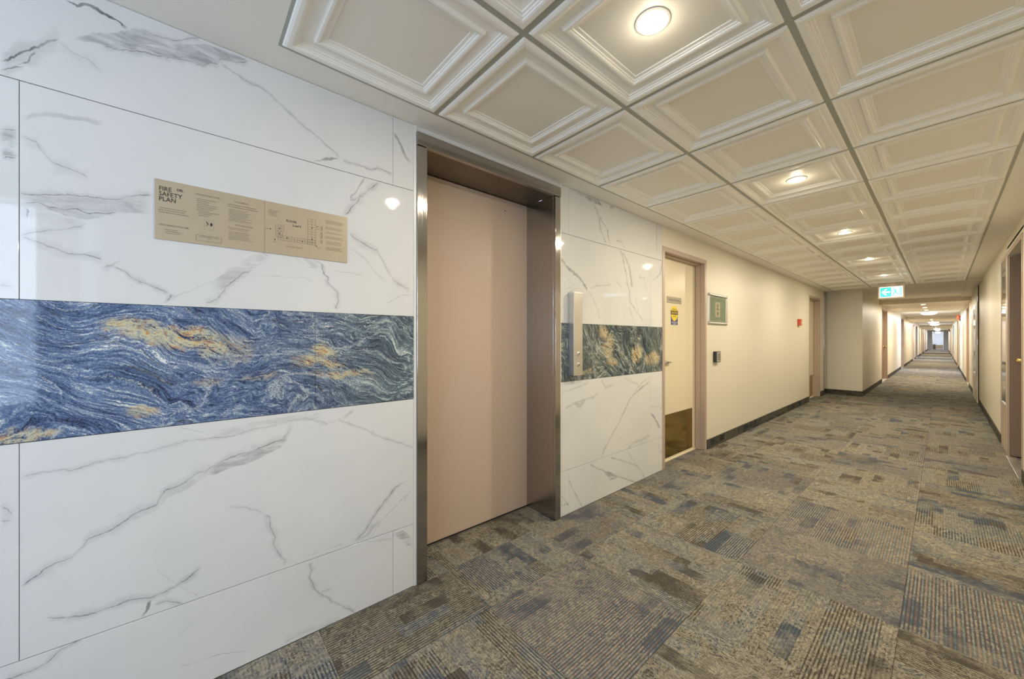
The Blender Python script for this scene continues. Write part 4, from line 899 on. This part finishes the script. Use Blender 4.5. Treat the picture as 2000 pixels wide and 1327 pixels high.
on(printed('tan_panel', MAT['poster_tan'], po, [rect(4.415, 1.452, 4.555, 1.622)], wallp(0.0044)))
on(printed('pale_border', MAT['poster_pale'], po, ring(4.262, 1.402, 4.712, 1.676, 0.008), wallp(0.0043)))
on(printed('brown_print', MAT['poster_brown'], po, [ellipse(4.485, 1.640, 0.018, 0.010, 12), poly([(4.455, 1.575), (4.515, 1.575), (4.485, 1.608)]), rect(4.452, 1.530, 4.520, 1.546), rect(4.475, 1.546, 4.495, 1.578), ellipse(4.487, 1.492, 0.024, 0.020, 14), rect(4.479, 1.462, 4.495, 1.476)], wallp(0.0048)))
fp(boxo('cover_sheet', MAT['glass'], F_, 0.0065, 0.0072, fy0+fw*0.8, fy1-fw*0.8, fz0+fw*0.8, fz1-fw*0.8))

# ------------------------------------------------------------------ card reader, pull station, bells
R_ = thing('card_reader', 'small dark card reader with a grey face, under the poster frame', 'card reader', loc=(0, 4.40, 0.94))
def rp(o): o.location = (0, -4.40, -0.94); return o
rp(boxo('housing', MAT['dark_plastic'], R_, 0.001, 0.036, 4.366, 4.492, 0.942, 1.063, 0.003))
fc = rp(boxo('face_plate', MAT['grey_plastic'], R_, 0.0361, 0.039, 4.376, 4.486, 0.949, 1.056, 0.001))
for i in range(3):
    for k in range(4): boxo('key', MAT['dark_plastic'], fc, 0.0391, 0.0405, 4.398+i*0.026, 4.412+i*0.026, 0.966+k*0.020, 0.978+k*0.020)
A_ = thing('fire_alarm_pull', 'small red fire alarm pull station on the cream left wall', 'fire alarm', loc=(0, 8.08, 1.44))
def ap(o): o.location = (0, -8.08, -1.44); return o
ap(boxo('housing', MAT['red'], A_, 0.001, 0.042, 8.02, 8.15, 1.443, 1.560, 0.006))
ap(boxo('pull_bar', MAT['white_trim'], A_, 0.043, 0.050, 8.045, 8.125, 1.485, 1.500, 0.002))
def bell(y, label):
    b_ = thing('fire_bell', label, 'fire alarm', loc=(XR, y, 2.03))
    MB().lathe([(0.030, 0.0), (0.030, -0.03), (0.105, -0.035), (0.115, -0.05), (0.085, -0.085), (0.02, -0.1)], (0, 0, 0), 'x', 24).build('gong', MAT['red'], b_, smooth=True)
    MB().box(-0.03, 0, -0.05, 0.05, -0.15, -0.05).build('striker_box', MAT['dark_plastic'], b_)
bell(21.3, 'small red fire bell high on the right wall, nearer of two')
bell(50.0, 'tiny red fire bell high on the right wall, farther of two')

# ------------------------------------------------------------------ lights
def downlight(x, y, zc, label, group):
    t_ = thing('downlight', label, 'ceiling light', group, (x, y, zc))
    MB().lathe([(0.056, 0.0), (0.056, -0.002), (0.049, -0.0045), (0.045, -0.003)], (0, 0, 0), 'z', 40).build('trim_ring', MAT['white_trim'], t_, smooth=False)
    MB().lathe([(0.044, -0.0032), (0.044, -0.0036), (0.039, -0.0042)], (0, 0, 0), 'z', 40).build('lens', MAT['lens'], t_)
    return t_
ords = ['nearest and largest in view', 'second from the camera', 'third from the camera', 'fourth from the camera', 'fifth, just before the exit sign']
for y, w in zip(NEAR_LIGHTS, ords):
    downlight(1.068, y, H+0.0130, 'round lit downlight in a coffered ceiling tile, '+w, 'round downlights in the coffered ceiling')
for i, y in enumerate(FAR_LIGHTS):
    w = ['first', 'second', 'third'][i % 3]+' in the '+['nearest', 'middle', 'farthest'][i//3]+' dropped soffit'
    downlight(1.375, y, 2.1195, 'tiny round lit downlight, '+w, 'round downlights in the far soffits')
for i, y in enumerate(DOMES):
    t_ = thing('dome_light', 'white glowing dome ceiling light, %s along the far corridor' % ['nearest', 'second', 'third', 'fourth', 'farthest'][i], 'ceiling light', 'dome lights of the far corridor', (1.375, y, H))
    MB().lathe([(0.235, 0.0), (0.235, -0.02), (0.225, -0.024)], (0, 0, 0), 'z', 32).build('base_ring', MAT['white_trim'], t_)
    MB().lathe([(0.222, -0.0245), (0.210, -0.055), (0.165, -0.085), (0.09, -0.102), (0.02, -0.106)], (0, 0, 0), 'z', 32).build('diffuser', MAT['dome'], t_, smooth=True)

# ------------------------------------------------------------------ exit signs
def exit_sign(x0, x1, y, z0, z1, label, zc):
    cx = (x0+x1)/2
    e_ = thing('exit_sign', label, 'exit sign', loc=(cx, y, z0))
    def q(o): o.location = (-cx, -y, -z0); return o
    q(boxo('housing', MAT['sign_case'], e_, x0, x1, y, y+0.045, z0, z1, 0.004))
    q(boxo('bracket', MAT['sign_case'], e_, cx-0.06, cx+0.06, y+0.012, y+0.034, z1+0.0005, zc-0.001))
    t_ = 0.022; a0, a1, c0, c1 = x0+t_, x1-t_, z0+t_, z1-t_
    W_, H_ = a1-a0, c1-c0
    fp_ = lambda d: (lambda u, v: (a0+u*W_, y-d, c0+v*H_))
    q(printed('face', MAT['sign_white'], e_, [rect(0, 0, 1, 1)], fp_(0.0006)))
    q(printed('arrow_field', MAT['sign_green'], e_, [rect(0.03, 0.05, 0.52, 0.95)], fp_(0.0012)))
    q(printed('arrow', MAT['sign_white'], e_, [poly([(0.09, 0.50), (0.27, 0.80), (0.345, 0.80), (0.215, 0.575), (0.46, 0.575), (0.46, 0.425), (0.215, 0.425), (0.345, 0.20), (0.27, 0.20)])], fp_(0.0018)))
    man = [ellipse(0.625, 0.80, 0.026, 0.055, 14), poly([(0.63, 0.72), (0.70, 0.72), (0.745, 0.46), (0.68, 0.44)]), poly([(0.63, 0.72), (0.56, 0.66), (0.555, 0.52), (0.58, 0.52), (0.59, 0.62), (0.65, 0.66)]),
           poly([(0.69, 0.72), (0.77, 0.62), (0.79, 0.66), (0.71, 0.77)]), poly([(0.68, 0.46), (0.74, 0.46), (0.79, 0.30), (0.84, 0.26), (0.83, 0.20), (0.76, 0.25)]), poly([(0.68, 0.48), (0.72, 0.42), (0.63, 0.30), (0.615, 0.10), (0.575, 0.12), (0.585, 0.33)])]
    q(printed('running_figure', MAT['sign_green'], e_, man, fp_(0.0012)))
    q(printed('doorway_field', MAT['sign_pale'], e_, [rect(0.86, 0.08, 0.97, 0.92)], fp_(0.0012)))
exit_sign(0.905, 1.255, 9.62, 1.955, 2.19, 'lit green exit sign with a left arrow and running figure, hanging from the near ceiling', H)
exit_sign(1.16, 1.60, 60.5, 1.86, 2.07, 'tiny lit green exit sign at the far end of the corridor', H)

# ------------------------------------------------------------------ furniture in the far room
c_ = thing('cabinet', 'low dark brown cabinet in the far end room', 'cabinet', loc=(1.08, YEND+2.2, 0))
MB().box(-0.115, 0.115, -0.2, 0.2, 0.04, 0.60).build('body', MAT['wood'], c_, 0.004); MB().box(-0.118, 0.118, -0.205, 0.205, 0.601, 0.625).build('top', MAT['wood'], c_)
for s_ in (-1, 1): MB().box(min(0, s_*0.105)+0.002, max(0, s_*0.105)-0.002, -0.214, -0.201, 0.07, 0.57).build('cabinet_door', MAT['wood'], c_, 0.002)
c_ = thing('bench', 'long pale tan bench in the far end room', 'bench', loc=(1.49, YEND+2.2, 0))
MB().box(-0.285, 0.285, -0.2, 0.2, 0.50, 0.56).build('seat', MAT['tan_wood'], c_, 0.006)
MB().box(-0.275, 0.275, -0.17, 0.17, 0.10, 0.499).build('apron', MAT['tan_wood'], c_, 0.004)
for sx in (-1, 1):
    for sy in (-1, 1): MB().box(sx*0.25-0.02, sx*0.25+0.02, sy*0.15-0.02, sy*0.15+0.02, 0.0005, 0.0995).build('leg', MAT['tan_wood'], c_)
